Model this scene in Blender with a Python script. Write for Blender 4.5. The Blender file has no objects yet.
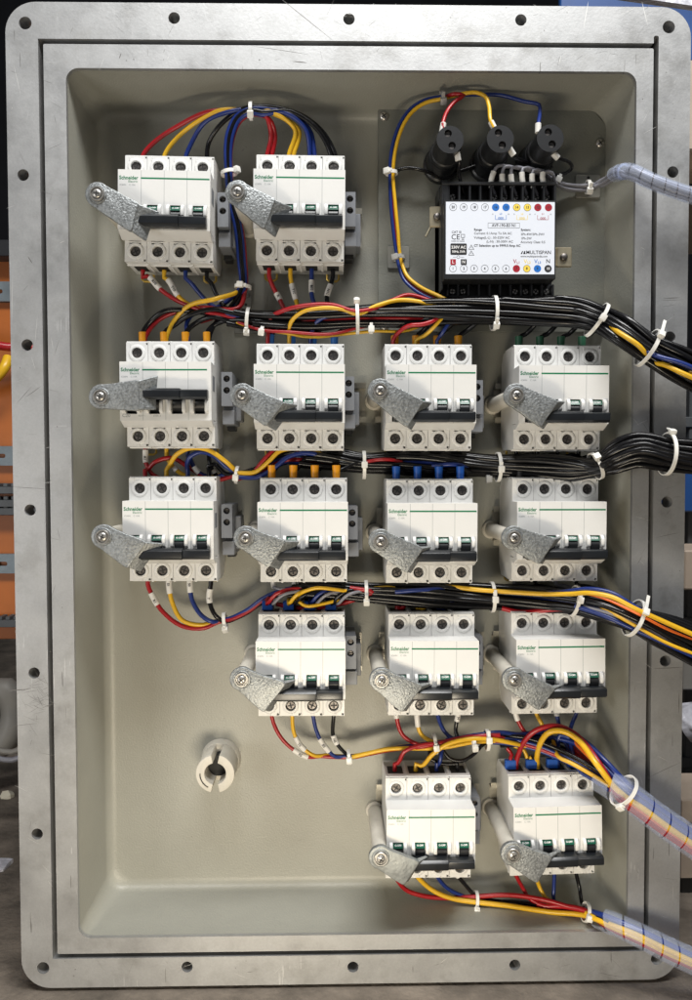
import bpy, bmesh, math, random
from mathutils import Vector, Matrix
from math import sin, cos, pi, radians
rnd = random.Random(7)
SC = bpy.context.scene
COL = SC.collection

# ------------------------------------------------------------------ camera model (solved from the photo, mm)
F, CX, CY = 760.0, 346.0, 500.0
CAM = Vector((-16.665, 26.603, 684.415))
PITCH, YAW, ROLL = -0.03454, -0.01738, -0.00229
RM = (Matrix.Rotation(YAW, 3, 'Y') @ Matrix.Rotation(PITCH, 3, 'X') @ Matrix.Rotation(ROLL, 3, 'Z'))

def P(px, py, w):
    """photo pixel seen at real height w (mm above the back wall) -> enclosure coordinates (right, up, out)"""
    d = RM @ Vector(((px - CX) / F, -(py - CY) / F, -1))
    t = (w - CAM.z) / d.z
    return CAM + d * t

def W(v):
    return Vector((v[0], -v[2], v[1])) / 1000.0

# ------------------------------------------------------------------ materials
def mat(name, color, rough=0.5, metal=0.0, spec=0.5, bump=0.0, bscale=300.0, var=0.0, vscale=30.0,
        coat=0.0, alpha=None, detail=3.0, bdist=0.0005, rvar=0.0):
    m = bpy.data.materials.new(name); m.use_nodes = True
    nt = m.node_tree; N = nt.nodes; L = nt.links
    b = N['Principled BSDF']
    b.inputs['Base Color'].default_value = (*color, 1)
    b.inputs['Roughness'].default_value = rough
    b.inputs['Metallic'].default_value = metal
    b.inputs['Specular IOR Level'].default_value = spec
    b.inputs['Coat Weight'].default_value = coat
    tc = N.new('ShaderNodeTexCoord')
    if var > 0 or rvar > 0:
        n = N.new('ShaderNodeTexNoise'); n.inputs['Scale'].default_value = vscale; n.inputs['Detail'].default_value = 6
        n.inputs['Roughness'].default_value = 0.6
        L.new(tc.outputs['Object'], n.inputs['Vector'])
        if var > 0:
            r = N.new('ShaderNodeValToRGB')
            r.color_ramp.elements[0].position = 0.3; r.color_ramp.elements[1].position = 0.7
            r.color_ramp.elements[0].color = (*[c * (1 - var) for c in color], 1)
            r.color_ramp.elements[1].color = (*[min(1, c * (1 + var)) for c in color], 1)
            L.new(n.outputs['Fac'], r.inputs['Fac']); L.new(r.outputs['Color'], b.inputs['Base Color'])
        if rvar > 0:
            mr = N.new('ShaderNodeMapRange')
            mr.inputs['From Min'].default_value = 0.3; mr.inputs['From Max'].default_value = 0.7
            mr.inputs['To Min'].default_value = rough - rvar; mr.inputs['To Max'].default_value = rough + rvar
            L.new(n.outputs['Fac'], mr.inputs['Value']); L.new(mr.outputs['Result'], b.inputs['Roughness'])
    if bump > 0:
        n2 = N.new('ShaderNodeTexNoise'); n2.inputs['Scale'].default_value = bscale; n2.inputs['Detail'].default_value = detail
        L.new(tc.outputs['Object'], n2.inputs['Vector'])
        bp = N.new('ShaderNodeBump'); bp.inputs['Strength'].default_value = bump; bp.inputs['Distance'].default_value = bdist
        L.new(n2.outputs['Fac'], bp.inputs['Height']); L.new(bp.outputs['Normal'], b.inputs['Normal'])
    return m

def flange_material():
    m = bpy.data.materials.new('machined_aluminium'); m.use_nodes = True
    nt = m.node_tree; N = nt.nodes; L = nt.links; b = N['Principled BSDF']
    tc = N.new('ShaderNodeTexCoord')
    def noise(scale, rot=0.0, sc=(1, 1, 1), detail=6):
        mp = N.new('ShaderNodeMapping'); mp.inputs['Scale'].default_value = sc; mp.inputs['Rotation'].default_value = (0, rot, 0)
        L.new(tc.outputs['Object'], mp.inputs['Vector'])
        n = N.new('ShaderNodeTexNoise'); n.inputs['Scale'].default_value = scale; n.inputs['Detail'].default_value = detail
        n.inputs['Roughness'].default_value = 0.62
        L.new(mp.outputs['Vector'], n.inputs['Vector']); return n.outputs['Fac']
    def ramp(src, p0, c0, p1, c1):
        r = N.new('ShaderNodeValToRGB'); e = r.color_ramp.elements
        e[0].position = p0; e[1].position = p1; e[0].color = (*c0, 1); e[1].color = (*c1, 1)
        L.new(src, r.inputs['Fac']); return r.outputs['Color']
    def mix(mode, fac, a, bb):
        x = N.new('ShaderNodeMix'); x.data_type = 'RGBA'; x.blend_type = mode
        x.inputs[0].default_value = fac; L.new(a, x.inputs[6]); L.new(bb, x.inputs[7]); return x.outputs[2]
    base = ramp(noise(9), .3, (.405, .41, .412), .68, (.475, .48, .482))
    blot = ramp(noise(38), .30, (.72, .71, .69), .48, (1, 1, 1))
    c = mix('MULTIPLY', .55, base, blot)
    grime = ramp(noise(16, 0.4, (1, 1, 1), 9), .26, (.38, .36, .33), .40, (1, 1, 1))
    c = mix('MULTIPLY', .55, c, grime)
    grain = ramp(noise(700, 0, (1, 1, 1), 2), .35, (.86, .86, .86), .65, (1, 1, 1))
    c = mix('MULTIPLY', .5, c, grain)
    hts = []
    for k, (rot, dens, light) in enumerate(((0.6, .36, 0), (-0.9, .35, 0), (1.45, .37, 1), (-0.35, .37, 1))):
        s = noise(16 + 5 * k, rot, (26, 1, 1.0), 1)
        mask = noise(11 + 2.3 * k, 0.3 * k, (1, 1, 1), 2)
        mm = N.new('ShaderNodeMath'); mm.operation = 'ADD'; L.new(s, mm.inputs[0])
        m2 = N.new('ShaderNodeMapRange'); m2.inputs['From Min'].default_value = .56; m2.inputs['From Max'].default_value = .66
        m2.inputs['To Min'].default_value = .25; m2.inputs['To Max'].default_value = 0
        L.new(mask, m2.inputs['Value']); L.new(m2.outputs['Result'], mm.inputs[1])
        dark = (.45, .44, .42)
        if light:
            sr = ramp(mm.outputs[0], dens - .045, (.3, .3, .3), dens - .035, (0, 0, 0)); c = mix('ADD', .45, c, sr)
        else:
            sr = ramp(mm.outputs[0], dens - .045, dark, dens - .035, (1, 1, 1)); c = mix('MULTIPLY', .8, c, sr)
        hts.append(mm.outputs[0])
    L.new(c, b.inputs['Base Color'])
    b.inputs['Metallic'].default_value = .72
    mr = N.new('ShaderNodeMapRange'); mr.inputs['From Min'].default_value = .3; mr.inputs['From Max'].default_value = .7
    mr.inputs['To Min'].default_value = .38; mr.inputs['To Max'].default_value = .6
    L.new(noise(25), mr.inputs['Value']); L.new(mr.outputs['Result'], b.inputs['Roughness'])
    bp = N.new('ShaderNodeBump'); bp.inputs['Strength'].default_value = .25; bp.inputs['Distance'].default_value = .0003
    L.new(noise(450, 0, (1, 1, 1), 3), bp.inputs['Height']); L.new(bp.outputs['Normal'], b.inputs['Normal'])
    return m

def clear_material():
    m = bpy.data.materials.new('clear_spiral_plastic'); m.use_nodes = True
    nt = m.node_tree; N = nt.nodes; L = nt.links; b = N['Principled BSDF']
    b.inputs['Base Color'].default_value = (.74, .80, .93, 1); b.inputs['Roughness'].default_value = .25
    tr = N.new('ShaderNodeBsdfTransparent'); tr.inputs['Color'].default_value = (.93, .95, 1, 1)
    mx = N.new('ShaderNodeMixShader'); mx.inputs['Fac'].default_value = .14
    L.new(tr.outputs[0], mx.inputs[1]); L.new(b.outputs[0], mx.inputs[2])
    L.new(mx.outputs[0], N['Material Output'].inputs['Surface'])
    return m

def paint_material():
    m = mat('grey_cavity_paint', (.31, .308, .268), .42, bump=.38, bscale=620, var=.06, vscale=14, detail=2, bdist=.0006)
    return m

def floor_material():
    m = mat('workshop_concrete', (.15, .125, .10), .8, bump=.6, bscale=160, var=.5, vscale=22, bdist=.002, detail=8)
    return m

M = dict(
    flange=flange_material(), paint=paint_material(), floor=floor_material(), clear=clear_material(),
    white=mat('breaker_white_plastic', (.70, .70, .685), .40, bump=.12, bscale=500, var=.02, vscale=40),
    post=mat('cream_painted_post', (.60, .57, .50), .5, bump=.25, bscale=300, var=.10, vscale=60),
    black=mat('black_plastic', (.016, .017, .019), .36, bump=.1, bscale=400),
    handle=mat('handle_black_plastic', (.011, .013, .016), .30, bump=.08, bscale=300, var=.2, vscale=50),
    dark=mat('dark_recess', (.012, .012, .012), .7),  # near-black, also painted in for the shade inside holes
    screw=mat('dark_steel_screw', (.13, .12, .115), .42, metal=.8, var=.4, vscale=300, bump=.2, bscale=600),
    steel=mat('bright_steel', (.55, .53, .50), .32, metal=.9, var=.25, vscale=200, bump=.1),
    washer=mat('washer_steel', (.42, .41, .39), .35, metal=.75, var=.2, vscale=200),
    zinc=mat('cast_zinc', (.27, .285, .29), .42, metal=.6, bump=.7, bscale=620, var=.30, vscale=520, bdist=.0008, detail=4, rvar=.12),
    zincsmooth=mat('weathered_zinc', (.25, .265, .265), .5, metal=.6, bump=.5, bscale=380, var=.16, vscale=160, bdist=.0006, detail=4, rvar=.1),
    green=mat('green_print', (.0, .16, .065), .45),
    greentoggle=mat('green_toggle_face', (.005, .085, .05), .35),
    grey=mat('grey_end_stop_plastic', (.17, .18, .20), .45, bump=.1, bscale=300, var=.08, vscale=60),
    rail=mat('zinc_plated_rail', (.42, .40, .34), .4, metal=.7, var=.2, vscale=80),
    catch=mat('yellow_passivated_steel', (.55, .38, .08), .4, metal=.6, var=.2, vscale=200),
    brass=mat('nickel_plated_clip', (.62, .55, .40), .3, metal=.8, var=.2, vscale=120, bump=.1),
    red=mat('red_wire_sheath', (.34, .007, .012), .33, var=.08, vscale=30),
    yellow=mat('yellow_wire_sheath', (.70, .41, .018), .35, var=.07, vscale=30),
    blue=mat('blue_wire_sheath', (.008, .026, .165), .33, var=.08, vscale=30),
    bk=mat('black_wire_sheath', (.006, .006, .007), .23, var=.2, vscale=60, spec=.35),
    orangew=mat('orange_wire_sheath', (.70, .14, .02), .35),
    greyw=mat('grey_wire_sheath', (.22, .22, .25), .35, var=.1, vscale=40),
    f_orange=mat('orange_ferrule', (.82, .34, .01), .42, var=.06, vscale=80),
    f_blue=mat('light_blue_ferrule', (.04, .20, .62), .42),
    f_dblue=mat('blue_ferrule', (.01, .085, .40), .42, var=.1, vscale=80),
    f_green=mat('dark_green_ferrule', (.03, .13, .07), .45),
    f_black=mat('black_ferrule', (.02, .02, .02), .5),
    sleeve=mat('white_marker_sleeve', (.72, .71, .68), .4, bump=.1, var=.06, vscale=90),
    tie=mat('white_nylon', (.76, .75, .71), .35, spec=.5, var=.03, vscale=60),
    tiedim=mat('grey_nylon', (.33, .33, .32), .4),
    mount=mat('grey_adhesive_mount', (.20, .20, .18), .5),
    plate=mat('olive_grey_plate_paint', (.165, .168, .145), .42, bump=.4, bscale=600, var=.08, vscale=14, bdist=.0006),
    label=mat('white_label_film', (.70, .74, .82), .35),
    ink=mat('black_ink', (.015, .015, .018), .5), greyink=mat('grey_ink', (.32, .34, .34), .5),
    inkred=mat('red_ink', (.33, .01, .025), .45), inkyel=mat('yellow_ink', (.80, .60, .08), .45), inkblue=mat('blue_ink', (.01, .14, .50), .45),
    inkwhite=mat('white_ink', (.8, .8, .8), .45),
    gasket=mat('black_rubber_cord', (.008, .008, .008), .45),
    orangepaint=mat('orange_cabinet_paint', (.36, .095, .008), .5, var=.2, vscale=8),
    dgrey=mat('dark_workshop_wall', (.016, .017, .022), .8, var=.5, vscale=3),
    bluesheet=mat('blue_sheet', (.01, .06, .22), .5, var=.3, vscale=6),
    tan=mat('tan_painted_steel', (.42, .34, .27), .55, var=.12, vscale=20, bump=.2, bscale=60),
    bag=mat('white_plastic_bag', (.62, .62, .68), .35, bump=1.0, bscale=25, bdist=.02, var=.1, vscale=12),
    conduit=mat('grey_conduit', (.22, .21, .19), .5, var=.15, vscale=10),
    paper=mat('paper_scrap', (.6, .56, .45), .7),
    duskrail=mat('dull_galvanised_rail', (.16, .19, .21), .5, metal=.5, var=.2, vscale=40),
    scratchdark=mat('dark_scratch', (.16, .155, .15), .55, metal=.5), scratchlight=mat('bright_scratch', (.72, .72, .70), .4, metal=.6),
    grime=mat('steel_shelf_paint', (.06, .065, .07), .55, var=.3, vscale=12),
)

# ------------------------------------------------------------------ mesh builder, all in mm: x right, y up, w out
class MB:
    def __init__(s): s.v = []; s.f = []
    def add(s, vs, fs):
        b = len(s.v); s.v += [tuple(v) for v in vs]; s.f += [tuple(b + i for i in f) for f in fs]; return s
    def box(s, x0, x1, y0, y1, w0, w1):
        v = [(x, y, w) for w in (w0, w1) for y in (y0, y1) for x in (x0, x1)]
        return s.add(v, [(0, 2, 3, 1), (4, 5, 7, 6), (0, 1, 5, 4), (2, 6, 7, 3), (0, 4, 6, 2), (1, 3, 7, 5)])
    def prism_w(s, pts, w0, w1):               # outline in x,y
        n = len(pts); v = [(x, y, w0) for x, y in pts] + [(x, y, w1) for x, y in pts]
        return s.add(v, [tuple(reversed(range(n))), tuple(range(n, 2 * n))] + [(i, (i + 1) % n, n + (i + 1) % n, n + i) for i in range(n)])
    def prism_x(s, pts, x0, x1):               # profile in y,w
        n = len(pts); v = [(x0, y, w) for y, w in pts] + [(x1, y, w) for y, w in pts]
        return s.add(v, [tuple(reversed(range(n))), tuple(range(n, 2 * n))] + [(i, (i + 1) % n, n + (i + 1) % n, n + i) for i in range(n)])
    def lathe(s, cx, cy, prof, seg=24, cap0=True, cap1=True):   # prof [(r,w)] along w
        v = []; f = []
        for r, w in prof:
            v += [(cx + r * cos(2 * pi * k / seg), cy + r * sin(2 * pi * k / seg), w) for k in range(seg)]
        for i in range(len(prof) - 1):
            for k in range(seg):
                a = i * seg + k; b = i * seg + (k + 1) % seg
                f.append((a, b, b + seg, a + seg))
        if cap0: f.append(tuple(reversed(range(seg))))
        if cap1: f.append(tuple(range((len(prof) - 1) * seg, len(prof) * seg)))
        return s.add(v, f)
    def tube(s, pts, r, seg=8, flat=1.0, caps=True):
        pts = [Vector(p) for p in pts]; n = len(pts)
        rr = r if isinstance(r, (list, tuple)) else [r] * n
        v = []; f = []; nrm = None
        for i, p in enumerate(pts):
            t = (pts[min(i + 1, n - 1)] - pts[max(i - 1, 0)])
            if t.length < 1e-9: t = Vector((1, 0, 0))
            t.normalize()
            if nrm is None:
                up = Vector((0, 0, 1)) if abs(t.z) < .9 else Vector((0, 1, 0))
                nrm = (up - t * up.dot(t)).normalized()
            else:
                nrm = nrm - t * nrm.dot(t)
                nrm = nrm.normalized() if nrm.length > 1e-6 else t.orthogonal().normalized()
            b = t.cross(nrm)
            for k in range(seg):
                a = 2 * pi * k / seg
                v.append(p + nrm * (rr[i] * cos(a)) + b * (rr[i] * flat * sin(a)))
        for i in range(n - 1):
            for k in range(seg):
                a = i * seg + k; b2 = i * seg + (k + 1) % seg
                f.append((a, b2, b2 + seg, a + seg))
        if caps: f += [tuple(reversed(range(seg))), tuple(range((n - 1) * seg, n * seg))]
        return s.add(v, f)
    def mesh(s, me, T=None):
        vs = [(v.co.x * 1, v.co.y, v.co.z) for v in me.vertices]
        if T: vs = [T(v) for v in vs]
        return s.add(vs, [tuple(p.vertices) for p in me.polygons])
    def plate(s, outer, holes, w0, w1):
        return s.mesh(plate_mesh(outer, holes, w0, w1))
    def text(s, body, x, y, w, size, align='LEFT', ang=0, ex=0.04, bold=0.0, sx=1.0, T=None):
        me = text_mesh(body, size, align, ex, bold)
        ca, sa = cos(ang), sin(ang)
        def tr(v):
            vx, vy = v[0] * sx, v[1]
            return (x + vx * ca - vy * sa, y + vx * sa + vy * ca, w + v[2])
        return s.mesh(me, T or tr)
    def build(s, name, m, parent=None, bevel=0.0, smooth=35, origin=None, seg=1):
        o3 = Vector(origin) if origin is not None else Vector((0, 0, 0))
        me = bpy.data.meshes.new(name)
        me.from_pydata([tuple(W(Vector(v) - o3)) for v in s.v], [], s.f)
        bm = bmesh.new(); bm.from_mesh(me)
        bmesh.ops.recalc_face_normals(bm, faces=bm.faces)
        if bevel > 0:
            es = [e for e in bm.edges if len(e.link_faces) == 2 and e.calc_face_angle(0) > radians(28)]
            bmesh.ops.bevel(bm, geom=es, offset=bevel / 1000, segments=seg, profile=.6, affect='EDGES', clamp_overlap=True)
        bm.to_mesh(me); bm.free()
        me.polygons.foreach_set('use_smooth', [True] * len(me.polygons))
        me.set_sharp_from_angle(angle=radians(smooth))
        me.materials.append(M[m] if isinstance(m, str) else m)
        o = bpy.data.objects.new(name, me); COL.objects.link(o)
        o.location = W(o3)
        if parent: o.parent = parent
        return o

_tm = {}
def text_mesh(body, size, align='LEFT', ex=.04, bold=0.0):
    k = (body, size, align, ex, bold)
    if k in _tm: return _tm[k]
    c = bpy.data.curves.new('t', 'FONT'); c.body = body; c.size = size; c.align_x = align; c.align_y = 'CENTER'
    c.extrude = ex; c.offset = bold; c.resolution_u = 2
    o = bpy.data.objects.new('t', c); COL.objects.link(o)
    dg = bpy.context.evaluated_depsgraph_get()
    me = bpy.data.meshes.new_from_object(o.evaluated_get(dg)); bpy.data.objects.remove(o); bpy.data.curves.remove(c)
    _tm[k] = me; return me

def plate_mesh(outer, holes, w0, w1):
    c = bpy.data.curves.new('p', 'CURVE'); c.dimensions = '2D'; c.fill_mode = 'BOTH'; c.extrude = (w1 - w0) / 2
    for poly in [outer] + holes:
        sp = c.splines.new('POLY'); sp.points.add(len(poly) - 1)
        for i, (x, y) in enumerate(poly): sp.points[i].co = (x, y, 0, 1)
        sp.use_cyclic_u = True
    o = bpy.data.objects.new('p', c); COL.objects.link(o)
    dg = bpy.context.evaluated_depsgraph_get()
    me = bpy.data.meshes.new_from_object(o.evaluated_get(dg)); bpy.data.objects.remove(o); bpy.data.curves.remove(c)
    for v in me.vertices: v.co.z += (w0 + w1) / 2
    return me

def circ(x, y, r, n=20, a0=0, a1=2 * pi):
    return [(x + r * cos(a0 + (a1 - a0) * k / n), y + r * sin(a0 + (a1 - a0) * k / n)) for k in range(n)]
def rect(x0, x1, y0, y1): return [(x0, y0), (x1, y0), (x1, y1), (x0, y1)]
def rrect(x0, x1, y0, y1, r, n=6):
    out = []
    for cx, cy, a in ((x1 - r, y0 + r, -pi / 2), (x1 - r, y1 - r, 0), (x0 + r, y1 - r, pi / 2), (x0 + r, y0 + r, pi)):
        out += [(cx + r * cos(a + pi / 2 * k / n), cy + r * sin(a + pi / 2 * k / n)) for k in range(n + 1)]
    return out

def tag(o, label, cat, group=None, kind=None):
    if label: o['label'] = label
    if cat: o['category'] = cat
    if group: o['group'] = group
    if kind: o['kind'] = kind
    return o
def empty(name, p, ang=0):
    o = bpy.data.objects.new(name, None); COL.objects.link(o); o.location = W(p); o.rotation_euler = (0, -ang, 0)
    o.empty_display_size = .01
    return o
def copy_tree(o, parent=None):
    c = o.copy(); COL.objects.link(c)
    if parent: c.parent = parent
    for ch in list(o.children): copy_tree(ch, c)
    return c

def catmull(pts, step=4.0):
    """pts: list of tuples (any dimension >= 3). returns a dense list of tuples"""
    n = len(pts); out = []
    D = len(pts[0])
    for i in range(n - 1):
        p0 = pts[max(i - 1, 0)]; p1 = pts[i]; p2 = pts[i + 1]; p3 = pts[min(i + 2, n - 1)]
        L_ = math.dist(p1[:3], p2[:3]); m = max(1, int(L_ / step))
        # centripetal-like tangents
        d01 = max(math.dist(p0[:3], p1[:3]), 1e-3); d12 = max(L_, 1e-3); d23 = max(math.dist(p2[:3], p3[:3]), 1e-3)
        for k in range(m):
            t = k / m; q = []
            for d in range(D):
                m1 = ((p1[d] - p0[d]) / d01 * d12 + (p2[d] - p1[d])) / 2 if i > 0 else (p2[d] - p1[d])
                m2 = ((p3[d] - p2[d]) / d23 * d12 + (p2[d] - p1[d])) / 2 if i < n - 2 else (p2[d] - p1[d])
                lim = 1.6 * abs(d12)
                if d < 3: m1 = max(-lim, min(lim, m1)); m2 = max(-lim, min(lim, m2))
                t2 = t * t; t3 = t2 * t
                q.append((2 * t3 - 3 * t2 + 1) * p1[d] + (t3 - 2 * t2 + t) * m1 + (-2 * t3 + 3 * t2) * p2[d] + (t3 - t2) * m2)
            out.append(tuple(q))
    out.append(tuple(pts[-1])); return out

# ================================================================== ENCLOSURE
WF = 68.0
gx0, gx1, gy0, gy1 = -246.5, 243.5, -370.0, 368.5
enc = empty('enclosure', (0, -398, 0))
EO = (0, -398, 0)
def ebuild(mb, name, m, **k):
    o = mb.build(name, m, enc, origin=(0, 0, 0), **k)
    o.location = -enc.location; return o
tag(enc, 'open cast metal enclosure with bare bolted flange and grey painted cavity', 'enclosure')
hole_px = [(25, 23), (174, 18), (349, 19), (521, 20), (669, 27), (23, 175), (27, 345), (30, 510), (34, 673), (37, 834), (43, 968),
           (673, 172), (670, 337), (667, 502), (665.5, 661), (662, 820), (657, 959), (187, 967), (353, 967), (515, 965)]
holes = []
for hp in hole_px:
    q = P(*hp, WF); holes.append(circ(q.x, q.y, 4.6 if hp not in ((25, 23), (669, 27), (43, 968), (657, 959)) else 5.0, 22))
gw = 2.0
nub = [(gx0 - gw, gy0 - gw), (gx1 + gw, gy0 - gw), (gx1 + gw, gy1 + 7), (gx1 + 1, gy1 + 8), (gx1 - 1, gy1 + 8), (gx1 - gw, gy1 + 7), (gx1 - gw, gy1 + gw), (gx0 - gw, gy1 + gw)]
orng = MB().plate(rrect(-274, 271.5, -396.5, 399, 24, 10), [nub] + holes, 49, WF)
ebuild(orng, 'flange', 'flange', bevel=.5)
irng = MB().plate(rrect(gx0 + gw, gx1 - gw, gy0 + gw, gy1 - gw, 1.2, 3), [rrect(-227, 228, -355, 348, 10, 8)], 49, WF)
ebuild(irng, 'flange', 'flange', bevel=.6, seg=2)
jr = random.Random(11)
def scratch(px, py, ang, ln, wd, mb):
    q = P(px, py, WF); a = radians(ang); n_ = 6; L1 = []; L2 = []; cv = jr.uniform(-.06, .06)
    for k in range(n_ + 1):
        t = k / n_ - .5; x = q.x + cos(a) * ln * t - sin(a) * cv * ln * (t * t); y = q.y + sin(a) * ln * t + cos(a) * cv * ln * (t * t)
        hw = wd * (1 - (2 * t) ** 2) * .5 + .015; L1.append((x - sin(a) * hw, y + cos(a) * hw, WF + .03)); L2.append((x + sin(a) * hw, y - cos(a) * hw, WF + .03))
    mb.add(L1 + L2, [(k, k + 1, n_ + 2 + k, n_ + 1 + k) for k in range(n_)])
sd = MB(); sl_ = MB()
for px, py, an, ln, wd in ((305,18,-38,58,.45),(18,690,4,20,.7),(33,392,35,16,.4),(24,395,48,18,.35),(30,488,-4,30,.35),(22,725,6,24,.3),(30,260,-58,7,.7),(672,298,2,14,.6),(672,300,1,18,.3),(668,668,2,26,.6),(664,770,25,34,.35),(280,50,-8,45,.35),(300,62,-5,12,.9),(120,56,70,5,.7),(640,560,60,9,.3),(668,535,12,22,.3),(665,450,70,12,.35),(250,972,3,6,.4),(610,975,-12,22,.3)):
    scratch(px, py, an, ln, wd, sd)
for px, py, an, ln, wd in ((17,80,-78,26,.5),(365,22,85,24,.7),(372,12,80,14,.4),(395,15,84,18,.6),(404,22,88,12,.8),(462,14,60,14,.5),(470,20,75,10,.5),(380,8,2,40,.6),(340,12,-10,20,.5),(586,15,80,22,.5),(645,14,-75,20,.5),(12,300,88,40,.25),(560,60,75,8,.4),(36,330,84,26,.25)):
    scratch(px, py, an, ln, wd, sl_)
for k in range(46):   # cross-hatched rub marks by the left edge
    scratch(jr.gauss(38, 5), jr.gauss(697, 13), jr.choice((-28, 24, 10, -60)) + jr.uniform(-8, 8), jr.uniform(4, 15), jr.uniform(.10, .26), sd)
side = lambda: jr.choice(((jr.uniform(8, 38), jr.uniform(60, 940)), (jr.uniform(46, 62), jr.uniform(60, 940)), (jr.uniform(60, 660), jr.uniform(6, 36)), (jr.uniform(60, 640), jr.uniform(48, 64)), (jr.uniform(662, 682), jr.uniform(60, 940)), (jr.uniform(634, 650), jr.uniform(80, 930)), (jr.uniform(60, 640), jr.uniform(960, 978))))
for k in range(150):
    x, y = side(); scratch(x, y, jr.uniform(0, 180), jr.uniform(2.5, 14), jr.uniform(.08, .26), sd if jr.random() < .62 else sl_)
for k in range(60):
    x, y = side(); q = P(x, y, WF); rr = jr.uniform(.2, .7); sd.add([(q.x + rr * jr.uniform(.6, 1) * cos(a_), q.y + rr * jr.uniform(.6, 1) * sin(a_), WF + .035) for a_ in (0, 1, 2.1, 3.1, 4.2, 5.2)], [tuple(range(6))])
fl_o = [o for o in enc.children if o.name.startswith('flange')][0]
for mb_, mt_ in ((sd, 'scratchdark'), (sl_, 'scratchlight')):
    o = mb_.build('scratch_marks', mt_, fl_o); o['kind'] = 'stuff'
g = MB()
for a, b in (((gx0, gy0), (gx1, gy0)), ((gx1, gy0), (gx1, gy1 + 7)), ((gx1, gy1), (gx0, gy1)), ((gx0, gy1), (gx0, gy0))):
    g.tube([(a[0], a[1], 57), (b[0], b[1], 57)], 1.8, 8)
ebuild(g, 'gasket_cord', 'gasket')
# cavity: lofted rounded rectangle with fillets
def loft(rings, cap=False):
    mb = MB(); v = []; f = []; n = None
    for (x0, x1, y0, y1, r, w) in rings:
        pts = rrect(x0, x1, y0, y1, r, 10); n = len(pts); v += [(x, y, w) for x, y in pts]
    for i in range(len(rings) - 1):
        for k in range(n):
            f.append((i * n + k, i * n + (k + 1) % n, (i + 1) * n + (k + 1) % n, (i + 1) * n + k))
    if cap: f.append(tuple(range((len(rings) - 1) * n, len(rings) * n)))
    return mb.add(v, f)
def ins(d, r, w): return (-227 + d, 228 - d, -355 + d, 348 - d, r, w)
rg = [ins(-.05, 10, 66.5), ins(.1, 10, 60)]
for k in range(1, 6): rg.append(ins(.1 + 4.6 * k / 5, 10 + 1.2 * k, 60 - 51 * k / 5))
for a in (15, 30, 45, 60, 75, 90):
    rg.append(ins(4.7 + 9 * (1 - cos(radians(a))), 16, 9 - 9 * sin(radians(a))))
cav = loft(rg, cap=True)
marks_px = [(243,150,40,4,.5),(246,147,-50,3,.4),(120,470,80,5,.25),(300,840,20,6,.25),(190,690,-30,4,.25),(480,480,10,3,.2)]
out = loft([(-240, 241, -366, 361, 20, 49), (-234, 235, -360, 355, 26, -10), (-226, 227, -352, 347, 24, -16)], cap=True)
cav.v += out.v[:0]
b = len(cav.v); cav.v += out.v; cav.f += [tuple(b + i for i in f) for f in out.f]
ebuild(cav, 'cavity', 'paint', smooth=50)

wm = MB(); jr = random.Random(5)
for px, py, an, ln, wd in marks_px:
    q = P(px, py, 0); a = radians(an); dx, dy = cos(a) * ln / 2, sin(a) * ln / 2; nx, ny = -sin(a) * wd / 2, cos(a) * wd / 2
    wm.add([(q.x - dx, q.y - dy, .06), (q.x - nx, q.y - ny, .06), (q.x + dx, q.y + dy, .06), (q.x + nx, q.y + ny, .06)], [(0, 1, 2, 3)])
for k in range(70):
    q = P(jr.uniform(112, 590), jr.uniform(640, 875), 0) if k < 50 else P(jr.uniform(112, 380), jr.uniform(130, 640), 0)
    rr = jr.uniform(.15, .5); wm.add([(q.x + rr * jr.uniform(.5, 1) * cos(t_), q.y + rr * jr.uniform(.5, 1) * sin(t_), .06) for t_ in (0, 1, 2.1, 3.1, 4.2, 5.2)], [tuple(range(6))])
o = ebuild(wm, 'dirt_specks', 'scratchdark'); o['kind'] = 'stuff'
# ================================================================== BREAKERS
BR = {  # top screw 1, top screw 4, bottom screw row y, on?
 'R1C1': ((135.3,166.7),(202,168.2),251.7,0), 'R1C2': ((266.5,166),(333.6,167),250.6,0),
 'R2C1': ((136.8,353.2),(203.4,353.2),435.8,1), 'R2C2': ((266.6,355.7),(333.6,356),437.9,0),
 'R2C3': ((395.6,356.7),(460.8,357),437.6,0), 'R2C4': ((524.9,357.7),(589.9,358),438,0),
 'R3C1': ((139.7,489.4),(205.4,489.4),569.4,0), 'R3C2': ((270.7,490.7),(336.2,490.7),570.2,0),
 'R3C3': ((397.4,491.7),(461.7,491.7),571.2,0), 'R3C4': ((522.8,489.8),(587.7,489.8),569.7,0),
 'R4C2': ((268.8,625.5),(333.8,625.5),705,0), 'R4C3': ((399.2,625),(463.4,625),704.2,0),
 'R4C4': ((522.4,623.9),(586.6,622.9),702.3,0),
 'R5C3': ((396.5,789.3),(460,788.8),866.7,0), 'R5C4': ((520,786.8),(583.6,784.8),863.8,0)}
BNAME = {'R1C1': 'left top-row breaker', 'R1C2': 'right top-row breaker',
 'R2C1': 'leftmost second-row breaker', 'R2C2': 'second breaker of the second row', 'R2C3': 'third breaker of the second row', 'R2C4': 'rightmost second-row breaker',
 'R3C1': 'leftmost third-row breaker', 'R3C2': 'second breaker of the third row', 'R3C3': 'third breaker of the third row', 'R3C4': 'rightmost third-row breaker',
 'R4C2': 'left fourth-row breaker', 'R4C3': 'middle fourth-row breaker', 'R4C4': 'right fourth-row breaker',
 'R5C3': 'left bottom-row breaker', 'R5C4': 'right bottom-row breaker'}
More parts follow.
